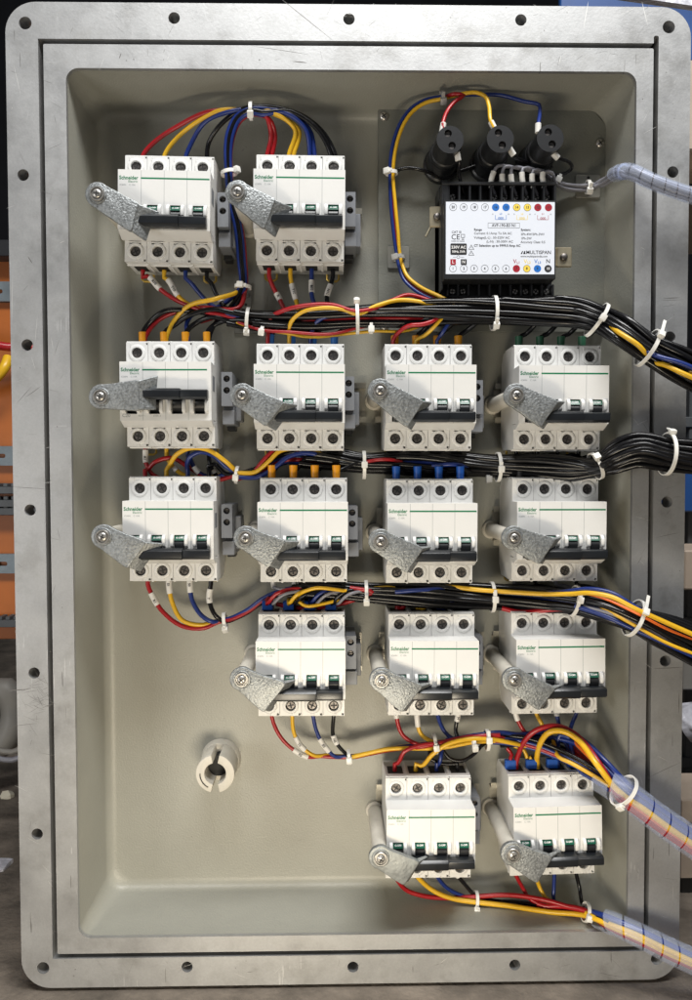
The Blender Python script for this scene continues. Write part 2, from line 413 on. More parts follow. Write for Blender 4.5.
BLAB = {
 'R1C1': 'white four-pole breaker at left of top row with four wires arching into it',
 'R1C2': 'white four-pole breaker at right of top row with paired red, yellow and blue wires',
 'R2C1': 'white breaker with its black handle raised, the only one switched on',
 'R2C2': 'white breaker in second row fed by wires with light blue ferrules',
 'R2C3': 'white breaker under the black meter, fed through orange ferrules',
 'R2C4': 'white breaker at right end of second row with dark green ferrules',
 'R3C1': 'white breaker at left end of third row, wires looping from its underside',
 'R3C2': 'white breaker in third row with four orange ferrules on top',
 'R3C3': 'white breaker in third row with blue ferrules on top',
 'R3C4': 'white breaker at right end of third row beside the pale right wall',
 'R4C2': 'white breaker in fourth row with four flat blue twin ferrules on top',
 'R4C3': 'white breaker in the middle of the fourth row, grey end stop beside it',
 'R4C4': 'white breaker at right of fourth row with a red wire across its top',
 'R5C3': 'white breaker at left of the bottom row with single wires in open terminals',
 'R5C4': 'white breaker at right of the bottom row with flat blue twin ferrules'}

def make_breaker(on):
    root = empty('circuit_breaker', (0, 0, 0))
    b = MB()
    prof = [(-42.6, 8), (-42.6, 44.0), (42.6, 44.0), (42.6, 8), (34, 0), (-34, 0)]
    for k in range(4):
        x = -27 + 18 * k
        b.prism_x(prof, x - 8.9, x + 8.9)
        # terminal shoulders: real plates with screw wells and slots
        for sgn in (1, -1):
            y0, y1 = (23, 42.6) if sgn > 0 else (-42.6, -23)
            hs = [circ(x, 34 * sgn, 4.3, 18)]
            if sgn < 0:
                hs += [rect(x - 5.4, x + 4.4, -28.1, -27.2), rect(x - 5.4, x + 4.4, -26.1, -25.3)]
                hs += [rect(x + 6.6, x + 8.4, -42.2, -40.4)]
            else:
                hs += [rect(x + 7.4, x + 8.6, 40.6, 42.2)]
            b.plate(rect(x - 8.85, x + 8.85, y0, y1), hs, 43.9, 48)
            # raised collar round the well with a small tail
            prof2 = [(4.35, 48.0), (4.35, 48.9), (6.5, 48.9), (6.9, 48.0)]
            b.lathe(x, 34 * sgn, prof2, 22, False, False)
            if sgn < 0: b.box(x - 1.6, x + 1.6, -42.2, -40.2, 47.5, 48.6)
            else: b.box(x - 5.6, x - 4.6, 38.5, 42.0, 47.5, 48.5)
        b.box(x + 8.1, x + 9.9 if k < 3 else x + 8.9, 42.6, 43.8, 14, 46)
        b.box(x - 8.9, x - 7.6, 42.6, 43.8, 14, 46)
        b.box(x - 8.9, x + 8.9, 42.6, 43.6, 40.5, 46.5)
        b.box(x + 8.1, x + 9.9 if k < 3 else x + 8.9, -43.9, -42.6, 14, 44)
        b.box(x - 8.9, x + 8.9, -43.8, -42.6, 38.5, 41.0)
    b.build('body', 'white', root, bevel=.25)
    # nose with windows
    n = MB()
    if on: wy0, wy1, hy0, hy1, cy0, cy1 = -17.3, -2, -6.4, 2.2, -16.3, -6
    else: wy0, wy1, hy0, hy1, cy0, cy1 = -21.5, -3.0, -22.0, -13.0, -12.5, -3.0
    wins = [rect(-27 + 18 * k - 4.2, -27 + 18 * k + 4.2, wy0, wy1) for k in range(4)]
    n.plate(rect(-36.3, 36.3, -22.5, 24.2), wins, 57, 67)
    n.prism_x([(-22.4, 44.2), (-22.4, 66.9), (-27.2, 56), (-27.2, 53.5), (-24.5, 44.2)], -36.3, 36.3)
    n.box(-36.2, -32, -21.9, 24.1, 44.2, 57.3); n.box(32, 36.2, -21.9, 24.1, 44.2, 57.3)
    n.box(-32.2, 32.2, 22, 24.05, 44.3, 57.2); n.box(-32, 32, -24, -22, 44.2, 57.2)
    for k in range(4):
        x = -27 + 18 * k
        for d in (-5.7, 5.7):
            ym = (cy0 + cy1) / 2
            n.prism_x([(cy1 + .4, 66.8), (cy1 - .2, 68.3), (ym + 2, 70.4), (cy0 + 1, 70.4), (cy0 - .6, 66.8)], x + d - 1.35, x + d + 1.35)
    n.build('nose', 'white', root, bevel=.35)
    s = MB()
    for k in range(3): s.box(-18 + 18 * k - .16, -18 + 18 * k + .16, -22.4, 23.8, 66.9, 67.03)
    s.build('pole_seam', 'greyink', root)
    dk = MB(); dk.box(-31.9, 31.9, -21.9, 21.9, 44.3, 52); dk.build('inner_mechanism', 'dark', root)
    # toggles
    t = MB(); gt = MB(); tp = MB()
    for k in range(4):
        x = -27 + 18 * k
        ym = (wy0 + wy1) / 2
        t.prism_x([(wy0 + .3, 55), (wy0 + .3, 62), (ym - 3, 67.3), (ym + 2, 68.5), (wy1 - 4.6, 67.2), (wy1 - .3, 61), (wy1 - .3, 55)], x - 3.9, x + 3.9)
    t.build('toggle', 'black', root, bevel=.3)
    if not on:
        for k in range(4):
            x = -27 + 18 * k
            gt.prism_x([(wy1 - .25, 61), (wy1 - .25, 66.2), (wy1 - 4.4, 68.4), (wy1 - 4.4, 61)], x - 3.95, x + 3.95)
        go = gt.build('green_flag', 'greentoggle', root, bevel=.15)
        for k in range(4):
            tp.text('O-OFF', -27 + 18 * k, 0, 0, 1.9, 'CENTER', ex=.03, bold=.05,
                    T=lambda v, k=k: (-27 + 18 * k + v[0], wy1 - 2.3 + v[1] * .88, 67.42 - v[1] * .5 + v[2]))
        tp.build('print', 'inkwhite', go)
    h = MB()
    y0, y1 = hy0, hy1
    h.prism_x([(y0, 68.5), (y0 - .2, 75.5), (y0 + 1.6, 78.0), (y1 - 2.2, 78.4), (y1, 76.0), (y1 + .2, 69), (y1 - 2, 67.4), (y0 + 2, 67.4)], -30, 13)
    h.prism_x([(y0 + .1, 68.5), (y0 + .1, 74.5), (y0 + 1.8, 77.0), (y1 - 1.8, 77.2), (y1 - .9, 75.2), (y1 - .9, 69), (y1 - 2, 67.6), (y0 + 2, 67.6)], 13, 34.3)
    for k in range(4): h.box(-27 + 18 * k - 3.2, -27 + 18 * k + 3.2, y0 + 2, y1 - 2, 64, 70)
    h.build('handle_bar', 'handle', root, bevel=.5, seg=2)
    # screws
    for k in range(4):
        for sgn in (1, -1):
            x = -27 + 18 * k; a = rnd.uniform(0, pi)
            sm = MB(); sm.lathe(x, 34 * sgn, [(3.6, 43.5), (3.6, 46.6), (3.1, 47.2), (.2, 47.3)], 16, False, True)
            so = sm.build('terminal_screw', 'screw', root)
            cr = MB()
            for q in (a, a + pi / 2):
                dx, dy = cos(q), sin(q)
                cr.prism_w([(x + dx * 2.5 - dy * .5, 34 * sgn + dy * 2.5 + dx * .5), (x - dx * 2.5 - dy * .5, 34 * sgn - dy * 2.5 + dx * .5),
                            (x - dx * 2.5 + dy * .5, 34 * sgn - dy * 2.5 - dx * .5), (x + dx * 2.5 + dy * .5, 34 * sgn + dy * 2.5 - dx * .5)], 47.0, 47.42 + (.05 if q > a else 0))
            cr.build('cross_recess', 'dark', so)
    # green line and writing
    gl = MB(); gl.box(-18.4, 35.6 if not on else 33, 17.1, 18.3, 66.9, 67.06)
    gl.text('Schneider', -35.3, 17.7, 67.02, 4.0, ex=.04, bold=.11, sx=.93)
    gl.text('Electric', -28.2, 14.9, 67.02, 2.5, ex=.04, bold=.0, sx=1.0)
    gl.build('green_print', 'green', root)
    pr = MB(); pr.text('iC60N', -35.0, 12.2, 67.02, 1.9, ex=.03, bold=.02); pr.text('C 10A', -27.6, 12.2, 67.02, 1.9, ex=.03, bold=.02)
    if on:
        pr.text('C20', -34.6, -18.6, 67.02, 3.8, ex=.03, bold=.08); pr.text('400V~', -22, -18.8, 67.02, 2.2, ex=.03); pr.text('6000 3', -10, -18.8, 67.02, 2.2, ex=.03)
    pr.build('print', 'greyink', root)
    # black pads painted as the shade of terminal openings; rail catches
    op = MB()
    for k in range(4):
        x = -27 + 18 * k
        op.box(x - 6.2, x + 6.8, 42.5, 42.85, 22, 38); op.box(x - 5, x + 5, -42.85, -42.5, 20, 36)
    op.build('terminal_opening_shade', 'dark', root)
    sl = MB()
    sl.box(36.0, 36.5, 2, 14, 50, 60); sl.build('side_slot', 'grey', root)
    for x in (-27, 27):
        c = MB(); c.tube([(x - 5, -41, 6), (x - 5, -46.5, 6), (x - 3, -48, 6), (x + 3, -48, 6), (x + 5, -46.5, 6), (x + 5, -41, 6)], 1.1, 6)
        c.build('rail_catch', 'catch', root)
    return root

proto = {0: make_breaker(0), 1: make_breaker(1)}
used = set(); BP = {}
WR = 8.0
for key, (s1, s4, yb, on) in BR.items():
    a = P(*s1, WR + 48); d = P(*s4, WR + 48); c2 = P((s1[0] + s4[0]) / 2, yb, WR + 48)
    ctr = Vector(((a.x + d.x) / 2, ((a.y + d.y) / 2 + c2.y) / 2, WR)); ang = math.atan2(d.y - a.y, d.x - a.x)
    o = proto[on] if on not in used else copy_tree(proto[on]); used.add(on)
    o.location = W(ctr); o.rotation_euler = (0, -ang, 0)
    BP[key] = (ctr, ang)
    tag(o, BLAB[key], 'circuit breaker', 'four-pole breakers mounted in rows')
def bl(key, x, y, w):
    c, a = BP[key]; return Vector((c.x + x * cos(a) - y * sin(a), c.y + x * sin(a) + y * cos(a), c.z + w))

# ------------------------------------------------------------------ rails and end stops
rail_end = {'R1C1': 50, 'R1C2': 52, 'R2C1': 50, 'R2C2': 56, 'R2C3': 52, 'R2C4': 40, 'R3C1': 50, 'R3C2': 50, 'R3C3': 40, 'R3C4': 40, 'R4C2': 52, 'R4C3': 54, 'R4C4': 40, 'R5C3': 52, 'R5C4': 40}
for key in BR:
    r = MB(); x1 = rail_end[key]
    r.prism_x([(-17.5, 7.4), (-17.5, 8.4), (-12.5, 8.4), (-12.5, 1.4), (12.5, 1.4), (12.5, 8.4), (17.5, 8.4), (17.5, 7.4), (13.5, 7.4), (13.5, .4), (-13.5, .4), (-13.5, 7.4)], -41, x1)
    c, a = BP[key]
    o = r.build('mounting_rail', 'rail'); o.location = W((c.x, c.y, 0)); o.rotation_euler = (0, -a, 0)
    tag(o, 'short plated steel rail behind the ' + BNAME[key], 'rail', 'rails behind the breakers')
ES = {'R1C1': (222.6, 199.2, 211), 'R1C2': (350, 199.2, 210), 'R2C1': (226.5, 378, 391), 'R2C2': (348.7, 382.8, 395), 'R2C3': (477.5, 387, 398),
      'R3C1': (226.5, 511, 522.4), 'R3C2': (352.2, 512, 524.6), 'R4C2': (350.7, 643.3, 653), 'R4C3': (477.3, 643.5, 653), 'R5C3': (474.6, 803.6, 815)}
es0 = None
for key, (px, ya, yb) in ES.items():
    p1 = P(px, ya, 50); p2 = P(px, yb, 50)
    if es0 is None:
        es0 = empty('end_stop', (0, 0, 0))
        b = MB(); b.plate(rect(-4.4, 4.6, -9, 19), [circ(0, 13.5, 2.8, 14), circ(0, 4, 2.8, 14)], 34, 42)
        b.box(-4.4, 4.6, -9, 19, 0, 34); b.box(-4.4, 5.6, -24, -12, 0, 37); b.box(-4.4, 5.0, -12, -9, 0, 33)
        b.box(4.6, 9.5, -20, 8, 0, 22)
        b.build('body', 'grey', es0, bevel=.5)
        for y in (13.5, 4):
            sm = MB(); sm.lathe(0, y, [(2.3, 33), (2.3, 38.5), (1.8, 39)], 12, False, True); so = sm.build('screw', 'screw', es0)
            sm = MB(); sm.box(-1.8, 1.8, y - .35, y + .35, 38.8, 39.15); sm.build('slot', 'dark', so)
        f = MB(); f.box(-3.5, 3.5, -28, -24, 0, 14); f.build('foot', 'black', es0, bevel=.4)
        o = es0
    else: o = copy_tree(es0)
    o.location = W((p1.x, (p1.y + p2.y) / 2 - 8.7, WR))
    tag(o, 'grey two-screw end stop clipped right of the ' + BNAME[key], 'end stop', 'grey end stops beside breakers')

# ------------------------------------------------------------------ locking arms
ARM = {'R1C1': ((97.4,194.4),(139,203),(130,232)), 'R1C2': ((237.5,192.3),(276,199),(263.5,229)), 'R2C1': ((100.7,396.7),(138,379.5),(139,411)),
 'R2C2': ((242.1,395.4),(284,402),(266,427)), 'R2C3': ((380.1,390.6),(424,401),(407,428)), 'R2C4': ((516.4,395.4),(559,401),(541,427.5)),
 'R3C1': ((103,536.7),(146,542),(127,569)), 'R3C2': ((245.6,538),(286,541),(269,568)), 'R3C3': ((380.6,541.2),(423.5,548),(406.5,573.5)),
 'R3C4': ((514,537.8),(556,539),(540,565)), 'R4C2': ((241.8,679.4),(286,683),(264,713)), 'R4C3': ((381.5,680),(423,686),(402,713)),
 'R4C4': ((514.3,679.8),(556,688),(539,711)), 'R5C3': ((380.7,858),(420,862),(404,886)), 'R5C4': ((513,854.4),(553,857),(537,884))}
AFEAT = {'R1C1': 'broad', 'R5C3': 'smooth darker'}
WA = 89.0
LIP = {'R1C1': 11.5, 'R1C2': 9.5, 'R2C1': 11.5, 'R2C2': 7.5, 'R3C1': 9, 'R3C2': 7.5}
for key, (s, u, l) in ARM.items():
    S = P(*s, WA); U = P(*u, WA); Lw = P(*l, WA)
    root = empty('locking_arm', (S.x, S.y, 0))
    def loc(v): return (v.x - S.x, v.y - S.y)
    ux, uy = loc(U); lx, ly = loc(Lw); ca = math.atan2((uy + ly) / 2, (ux + lx) / 2)
    def rot(x, y): return (x * cos(ca) + y * sin(ca), -x * sin(ca) + y * cos(ca))
    def unr(x, y): return (x * cos(ca) - y * sin(ca), x * sin(ca) + y * cos(ca))
    Ur, Lr = rot(ux, uy), rot(lx, ly)
    R0 = 9.6
    pts = []
    def bez(p0, p1, p2, p3, n=8):
        return [tuple((1 - t) ** 3 * p0[i] + 3 * (1 - t) ** 2 * t * p1[i] + 3 * (1 - t) * t * t * p2[i] + t ** 3 * p3[i] for i in (0, 1)) for t in [k / n for k in range(n + 1)]]
    for k in range(17):
        a = radians(78) + radians(204) * k / 16; pts.append((R0 * cos(a), R0 * sin(a)))
    pL = pts[-1]; pU = pts[0]
    low = bez(pL, (pL[0] + 8, pL[1] - .8), (Lr[0] - 11, Lr[1] + .8), (Lr[0] - 1.5, Lr[1] + .2))
    up = bez((Ur[0] - 1.5, Ur[1]), (Ur[0] - 9, Ur[1] - .6), (pU[0] + 13, pU[1] + .6), pU)
    edge = bez((Lr[0] + .2, Lr[1] + 1.2), (Lr[0] * .9 + Ur[0] * .1 , Lr[1] * .7 + Ur[1] * .3), (Ur[0] * .9 + Lr[0] * .1, Ur[1] * .7 + Lr[1] * .3), (Ur[0] + .2, Ur[1] - 1.2), 8)
    poly = pts + low[1:] + edge + up[:-1]
    jit = random.Random(key)
    poly = [unr(x + jit.uniform(-.18, .18), y + jit.uniform(-.18, .18)) for x, y in poly]
    m = MB(); m.prism_w(poly, WA - 4.2, WA)
    # lip folded back from the broad end, with a hooked spur
    e0, e1 = edge[0], edge[-1]
    sp = 5.0
    q = []
    n_ = 8
    for k in range(n_ + 1):
        t = k / n_; ex_ = e0[0] + (e1[0] - e0[0]) * t; ey_ = e0[1] + (e1[1] - e0[1]) * t
        bul = 1.0 * sin(pi * t)
        fx = ex_ + LIP.get(key, 4.2) + (2.4 * max(0, t - .55) / .45); fy = ey_ + sp * max(0, t - .6) / .4 * 1.0
        depth = 9 - 2 * abs(t - .5)
        a_ = unr(ex_ - 1.5 - bul, ey_); b_ = unr(fx, fy); c_ = unr(fx - 2.6, fy - .2); d_ = unr(ex_ - 4.2 - bul, ey_)
        q.append([(a_[0], a_[1], WA + .15), (b_[0], b_[1], WA - depth), (c_[0], c_[1], WA - depth), (d_[0], d_[1], WA - 3.5)])
    vv = [p for s_ in q for p in s_]; ff = []
    for i in range(n_):
        for k in range(4):
            ff.append((i * 4 + k, i * 4 + (k + 1) % 4, (i + 1) * 4 + (k + 1) % 4, (i + 1) * 4 + k))
    ff += [(3, 2, 1, 0), (n_ * 4, n_ * 4 + 1, n_ * 4 + 2, n_ * 4 + 3)]
    m.add(vv, ff)
    m.lathe(0, 0, [(7.4, WA - 1), (7.2, WA + .5), (6.6, WA + .7)], 22, False, True)
    m.build('arm', 'zincsmooth' if key == 'R5C3' else 'zinc', root, bevel=1.0, seg=2, smooth=60)
    p = MB(); p.lathe(0, 0, [(8.2, 0.5), (8.0, 3.5), (6.3, 5), (6.2, WA - 4.1)], 22)
    p.build('post', 'post', root)
    wsh = MB(); wsh.lathe(0, 0, [(5.7, WA + .5), (5.7, WA + 2.0), (5.3, WA + 2.5), (4.7, WA + 2.5), (4.2, WA + 1.2), (.5, WA + 1.2)], 24)
    wo = wsh.build('washer', 'washer', root)
    sc = MB(); sc.lathe(0, 0, [(3.4, WA + 1.4), (3.4, WA + 2.5), (2.8, WA + 3.1), (1.6, WA + 3.35), (.2, WA + 3.4)], 20)
    so = sc.build('screw', 'washer', root, smooth=40)
    cr = MB(); a = jit.uniform(0, pi)
    for qv in (a, a + pi / 2):
        dx, dy = cos(qv), sin(qv)
        cr.prism_w([(dx * 2.2 - dy * .42, dy * 2.2 + dx * .42), (-dx * 2.2 - dy * .42, -dy * 2.2 + dx * .42), (-dx * 2.2 + dy * .42, -dy * 2.2 - dx * .42), (dx * 2.2 + dy * .42, dy * 2.2 - dx * .42)], WA + 3, WA + 3.48 + (.05 if qv > a else 0))
    cr.build('cross_recess', 'dark', so)
    tag(root, f"{AFEAT.get(key, 'grey')} cast locking arm screwed to a post over the {BNAME[key]}", 'locking arm', 'cast arms blocking the breaker handles')

# split bushing in the empty corner
q0 = P(215, 774, 36)
bush = empty('split_bushing', (q0.x, q0.y, 0)); tag(bush, 'cream painted split bushing standing alone on the lower back wall', 'bushing')
b = MB()
def halfring(r0, r1, a0, a1, w0, w1, n=16):
    o_ = [(r1 * cos(a0 + (a1 - a0) * k / n), r1 * sin(a0 + (a1 - a0) * k / n)) for k in range(n + 1)]
    i_ = [(r0 * cos(a1 - (a1 - a0) * k / n), r0 * sin(a1 - (a1 - a0) * k / n)) for k in range(n + 1)]
    b.prism_w(o_ + i_, w0, w1)
for sgn in (0, 1):
    if sgn == 0: halfring(9.3, 16.6, radians(-77), radians(77), 8, 36)
    else: halfring(9.3, 16.6, radians(102), radians(257), 8, 36)
b.lathe(0, 0, [(18.5, -1), (17.4, 3), (17, 8.2), (9.3, 8.2), (9.3, 1)], 36, True, False)
b.build('ring', 'post', bush, bevel=.7, seg=2)
b = MB(); b.lathe(0, 0, [(9.25, .8), (9.25, 17)], 24); b.build('bore_shade', 'dark', bush)  # dark plug stands in for the shadow down the hole
b = MB(); pts = [(13 * cos(radians(a)), 13 * sin(radians(a)), 36.05) for a in range(178, 243, 8)]
b.tube(pts, .5, 6); b.build('scribed_mark', 'dark', bush)

# ================================================================== MOUNTING PLATE, METER, FUSE HOLDERS
a = P(378, 108, 12); c = P(607, 332, 12)
plt_ = MB(); x0, x1, y1, y0 = a.x, c.x, a.y, c.y
plt_.prism_w([(x0, y0), (x1, y0), (x1, y1 - 16), (x1 - 14, y1), (x0 + 2, y1), (x0, y1 - 2)], 9.5, 12)
plr = empty('mounting_plate', (x0, y0, 0)); o = plt_.build('plate', 'plate', plr, bevel=.4); o.location = -plr.location
tag(plr, 'olive grey steel plate with clipped corner behind the meter', 'plate')
for px, py in ((384, 115.5), (600.7, 142.6)):
    s = P(px, py, 14); m = MB(); m.lathe(s.x, s.y, [(3.9, 11.9), (3.9, 12.8), (2.8, 14.0), (.2, 14.3)], 18)
    so = m.build('screw', 'steel', plr, smooth=60); so.location = -plr.location
    cr = MB()
    for dx, dy in ((.8, .6), (-.6, .8)):
        cr.prism_w([(s.x + dx * 2.5 - dy * .45, s.y + dy * 2.5 + dx * .45), (s.x - dx * 2.5 - dy * .45, s.y - dy * 2.5 + dx * .45), (s.x - dx * 2.5 + dy * .45, s.y - dy * 2.5 - dx * .45), (s.x + dx * 2.5 + dy * .45, s.y + dy * 2.5 - dx * .45)], 13, 14.4 + (.05 if dx < 0 else 0))
    cr.build('cross_recess', 'dark', so)
for px, py in ((384.5, 326), (600, 326)):
    s = P(px, py, 14); m = MB(); m.lathe(s.x, s.y, [(3.9, 11.9), (3.9, 12.8), (2.8, 14.0)], 18); so = m.build('screw', 'steel', plr, smooth=60); so.location = -plr.location
for wx, wy in ((x0 + 8, y0 + 8), (x1 - 8, y0 + 8), (x0 + 8, y1 - 8), (x1 - 12, y1 - 20)):
    m = MB(); m.lathe(wx, wy, [(6, 0.2), (6, 9.6)], 16); so = m.build('spacer', 'steel', plr); so.location = -plr.location

mw = 62.0
ml0 = P(446, 201.7, mw); ml1 = P(554.4, 274.3, mw)
met = empty('power_transducer', (ml0.x, ml0.y, 12)); tag(met, 'black power transducer module with white printed label and numbered terminals', 'transducer')
LW, LH = ml1.x - ml0.x, ml0.y - ml1.y
def mbuild(mb, name, m, parent=None, **k):
    return mb.build(name, m, parent or met, **k)
d0 = mw - 12
b = MB()
b.box(-1.6, LW + 1.2, -LH - 4, 1.6, 0, d0 - .15)                   # label tier
b.box(-2.2, LW + 5.0, -LH - 14.8, 21, 0, 26)                      # base tier
tx0 = 3.0; tp_ = (LW - 1.0) / 10.35
for k in range(11):                                                # terminal comb, top and bottom
    x = 4.3 + 8.82 * k
    b.box(x - .9, x + .9, 1.5, 19.0, 25.9, 37); b.box(x - .9, x + .9, -LH - 14, -LH - 4, 25.9, 34)
b.box(-1.6, LW + 4.6, 18.3, 20.9, 25.9, 38); b.box(-1.6, LW + 4.6, -LH - 14.7, -LH - 13, 25.9, 33)
b.box(-2.2, -.6, -LH - 10, 10, 0, 40)
b.box(LW + 3, LW + 4.9, 1.7, 20.8, 25.9, 37.5); b.box(-1.6, 4, 1.7, 20.8, 25.9, 37.5)
mbuild(b, 'housing', 'black', bevel=.5)
for k in range(10):
    for row in (0, 1):
        if (row == 0 and k in (1, 2, 3)) or (row == 1 and k in (2, 3, 4, 5)): continue
        x = 4.3 + 8.82 * (k + .5); y = 11.5 if row == 0 else -LH - 9
        m = MB(); m.lathe(x, y, [(2.5, 26), (2.5, 28.6), (2.1, 29)], 14); so = mbuild(m, 'terminal_screw', 'steel')
        a_ = rnd.uniform(0, pi); dx, dy = cos(a_), sin(a_)
        m = MB()
        for ddx, ddy in ((dx, dy), (-dy, dx)):
            m.prism_w([(x + ddx * 2 - ddy * .4, y + ddy * 2 + ddx * .4), (x - ddx * 2 - ddy * .4, y - ddy * 2 + ddx * .4), (x - ddx * 2 + ddy * .4, y - ddy * 2 - ddx * .4), (x + ddx * 2 + ddy * .4, y + ddy * 2 - ddx * .4)], 28.8, 29.15 + (.04 if ddx == dx else 0))
        mbuild(m, 'cross_recess', 'dark', so)
b = MB(); b.box(0, LW, -LH, 0, d0 - .2, d0); lab = mbuild(b, 'label', 'label')
Z = 4.613; kx = LW / 500.0; ky = LH / 335.0
def LX(z): return (z - 97) * kx
def LY(z): return -(z - 100) * ky
wz = d0 + .03
K = MB(); RD = MB(); YL = MB(); BLU = MB(); WH = MB()
def ring(mb, x, y, r, t=.28):
    mb.plate(circ(x, y, r, 22), [circ(x, y, r - t, 22)], wz, wz + .04)
def disc(mb, x, y, r): mb.prism_w(circ(x, y, r, 22), wz, wz + .04)
top = [(130, '20', 0), (178, '19', 0), (227, '18', 0), (276, '17', 0), (325, '16', 'b'), (373, '15', 'b'), (422, '14', 'y'), (471, '13', 'y'), (519, '12', 'r'), (568, '11', 'r')]
bot = [(130, '1', 0), (180, '2', 0), (227, '3', 0), (276, '4', 0), (325, '5', 0), (374, '6', 0), (422, '7', 'r'), (470, '8', 'y'), (519, '9', 'b'), (568, '10', 'k')]
for lst, zy in ((top, 125), (bot, 409)):
    for zx, t, c_ in lst:
        x, y = LX(zx), LY(zy)
        if c_ == 0 or c_ == 'y':
            if c_ == 'y': disc(YL, x, y, 2.75)
            ring(K, x, y, 3.0); K.text(t, x, y, wz + .08, 2.9, 'CENTER', ex=.02, bold=.07, sx=.95)
        else:
            disc({'b': BLU, 'r': RD, 'k': K}[c_], x, y, 3.0)
            (WH if c_ == 'k' else K).text(t, x, y, wz + .08, 2.9, 'CENTER', ex=.02, bold=.06, sx=.95)
def rectframe(mb, x0, x1, y0, y1, t=.25): mb.plate(rect(x0, x1, y0, y1), [rect(x0 + t, x1 - t, y0 + t, y1 - t)], wz, wz + .04)
for zx, mb, nm in ((349, BLU, 'L3'), (447, YL, 'L2'), (543, RD, 'L1')):   # current-input symbols under the pairs
    x = LX(zx); y = LY(180)
    mb.box(x - 4.6, x - 4.3, y - .2, y + 3.3, wz, wz + .04); mb.box(x + 4.3, x + 4.6, y - .2, y + 3.3, wz, wz + .04)
    mb.box(x - 4.3, x + 4.3, y - .4, y - .1, wz, wz + .04)
    for k in (-1, 0, 1): ring(mb, x + 1.5 * k, y + .9, .8, .3)
    mb.text(nm, x, y + 4.3, wz, 2.1, 'CENTER', ex=.03, bold=.03)
    K.text('S1', x - 6.4, y + 4.0, wz, 1.3, 'CENTER', ex=.03); K.text('S2', x + 6.4, y + 4.0, wz, 1.3, 'CENTER', ex=.03)
K.text('AVF-190-B3 N1', LX(364), LY(209), wz, 3.4, 'CENTER', ex=.03, bold=.05, sx=.9); rectframe(K, LX(290), LX(436), LY(221), LY(197), .2)
def tx(s_, zx, zy, size, bold=.02, sx=.98, mb=None): (mb or K).text(s_, LX(zx), LY(zy), wz, size, 'LEFT', ex=.03, bold=bold, sx=sx)
tx('Range', 226, 229, 2.7, .06); tx('Current: 0.1Amp To 5A AC', 226, 246, 2.75); tx('Voltage(L-L) : 50-520V AC', 226, 266, 2.75); tx('(L-N) : 30-300V AC', 283, 284, 2.75)
tx('CT Selection up to 9999.0 Amp AC', 226, 303, 2.75, .07, .95)
tx('System:', 441, 229, 2.7, .06); tx('3Ph-4W/3Ph-3W/', 441, 250, 2.7); tx('1Ph-2W', 441, 269, 2.7); tx('Accuracy Class: 0.5', 441, 286, 2.75, .02, .93)
tx('MULTISPAN', 466, 334, 4.0, .05, .98); tx('www.multispanindia.com', 441, 352, 2.3, .02, .95)
for k in range(2):
    xx = LX(441 + 11 * k); K.prism_w([(xx, LY(341)), (xx + 1.1, LY(341)), (xx + 2.1, LY(327)), (xx + 1.4, LY(327))], wz, wz + .04)
K.prism_w([(LX(459), LY(341)), (LX(465), LY(341)), (LX(458), LY(327)), (LX(455), LY(333))], wz, wz + .04)
tx('CAT III', 123, 241, 2.7, .03); tx('CE', 121, 264, 6.0, .02, 1.0); tx('MADE IN INDIA', 121, 283, 1.6, .0)
rectframe(K, LX(166), LX(184), LY(266), LY(250), .35); K.box(LX(169), LX(181), LY(276), LY(274), wz, wz + .04); K.box(LX(172), LX(173.5), LY(276), LY(266), wz, wz + .04); K.box(LX(177), LX(178.5), LY(276), LY(266), wz, wz + .04)
K.prism_w(rrect(LX(118), LX(193), LY(346), LY(293), .8, 3), wz, wz + .04)
WH.text('230V AC', LX(155.5), LY(311), wz + .06, 3.2, 'CENTER', ex=.03, bold=.07); WH.text('50Hz, 5VA', LX(155.5), LY(331), wz + .06, 2.4, 'CENTER', ex=.03, bold=.05)
for zy in (310, 337):
    x, y = LX(214), LY(zy)
    K.plate([(x - 2.4, y - 1.9), (x + 2.4, y - 1.9), (x, y + 2.1)], [[(x - 1.85, y - 1.6), (x + 1.85, y - 1.6), (x, y + 1.5)]], wz, wz + .04)
    K.box(x - .15, x + .15, y - .8, y + .6, wz, wz + .04)
RD.box(LX(118), LX(143), LY(392), LY(366), wz, wz + .04); K.box(LX(166), LX(193), LY(392), LY(366), wz, wz + .04)
WH.text('L', LX(130.5), LY(379), wz + .06, 3.6, 'CENTER', ex=.03, bold=.06); WH.text('N', LX(179.5), LY(379), wz + .06, 3.4, 'CENTER', ex=.03, bold=.06)
K.box(LX(130), LX(146), LY(357), LY(356), wz, wz + .04); K.box(LX(163), LX(181), LY(357), LY(356), wz, wz + .04); ring(K, LX(154), LY(356), 1.3, .25)
for zx, t, mb in ((407, 'V', RD), (456, 'V', YL), (504, 'V', BLU)):
    mb.text('V', LX(zx), LY(376), wz, 4.6, 'LEFT', ex=.03, bold=.04, sx=.95); mb.text({407: 'L1', 456: 'L2', 504: 'L3'}[zx], LX(zx + 16), LY(381), wz, 2.8, 'LEFT', ex=.03, bold=.05)
K.text('N', LX(568), LY(375), wz, 4.6, 'CENTER', ex=.03, bold=.05)
for mb, m in ((K, 'ink'), (RD, 'inkred'), (YL, 'inkyel'), (BLU, 'inkblue'), (WH, 'inkwhite')): mbuild(mb, 'print', m, lab)
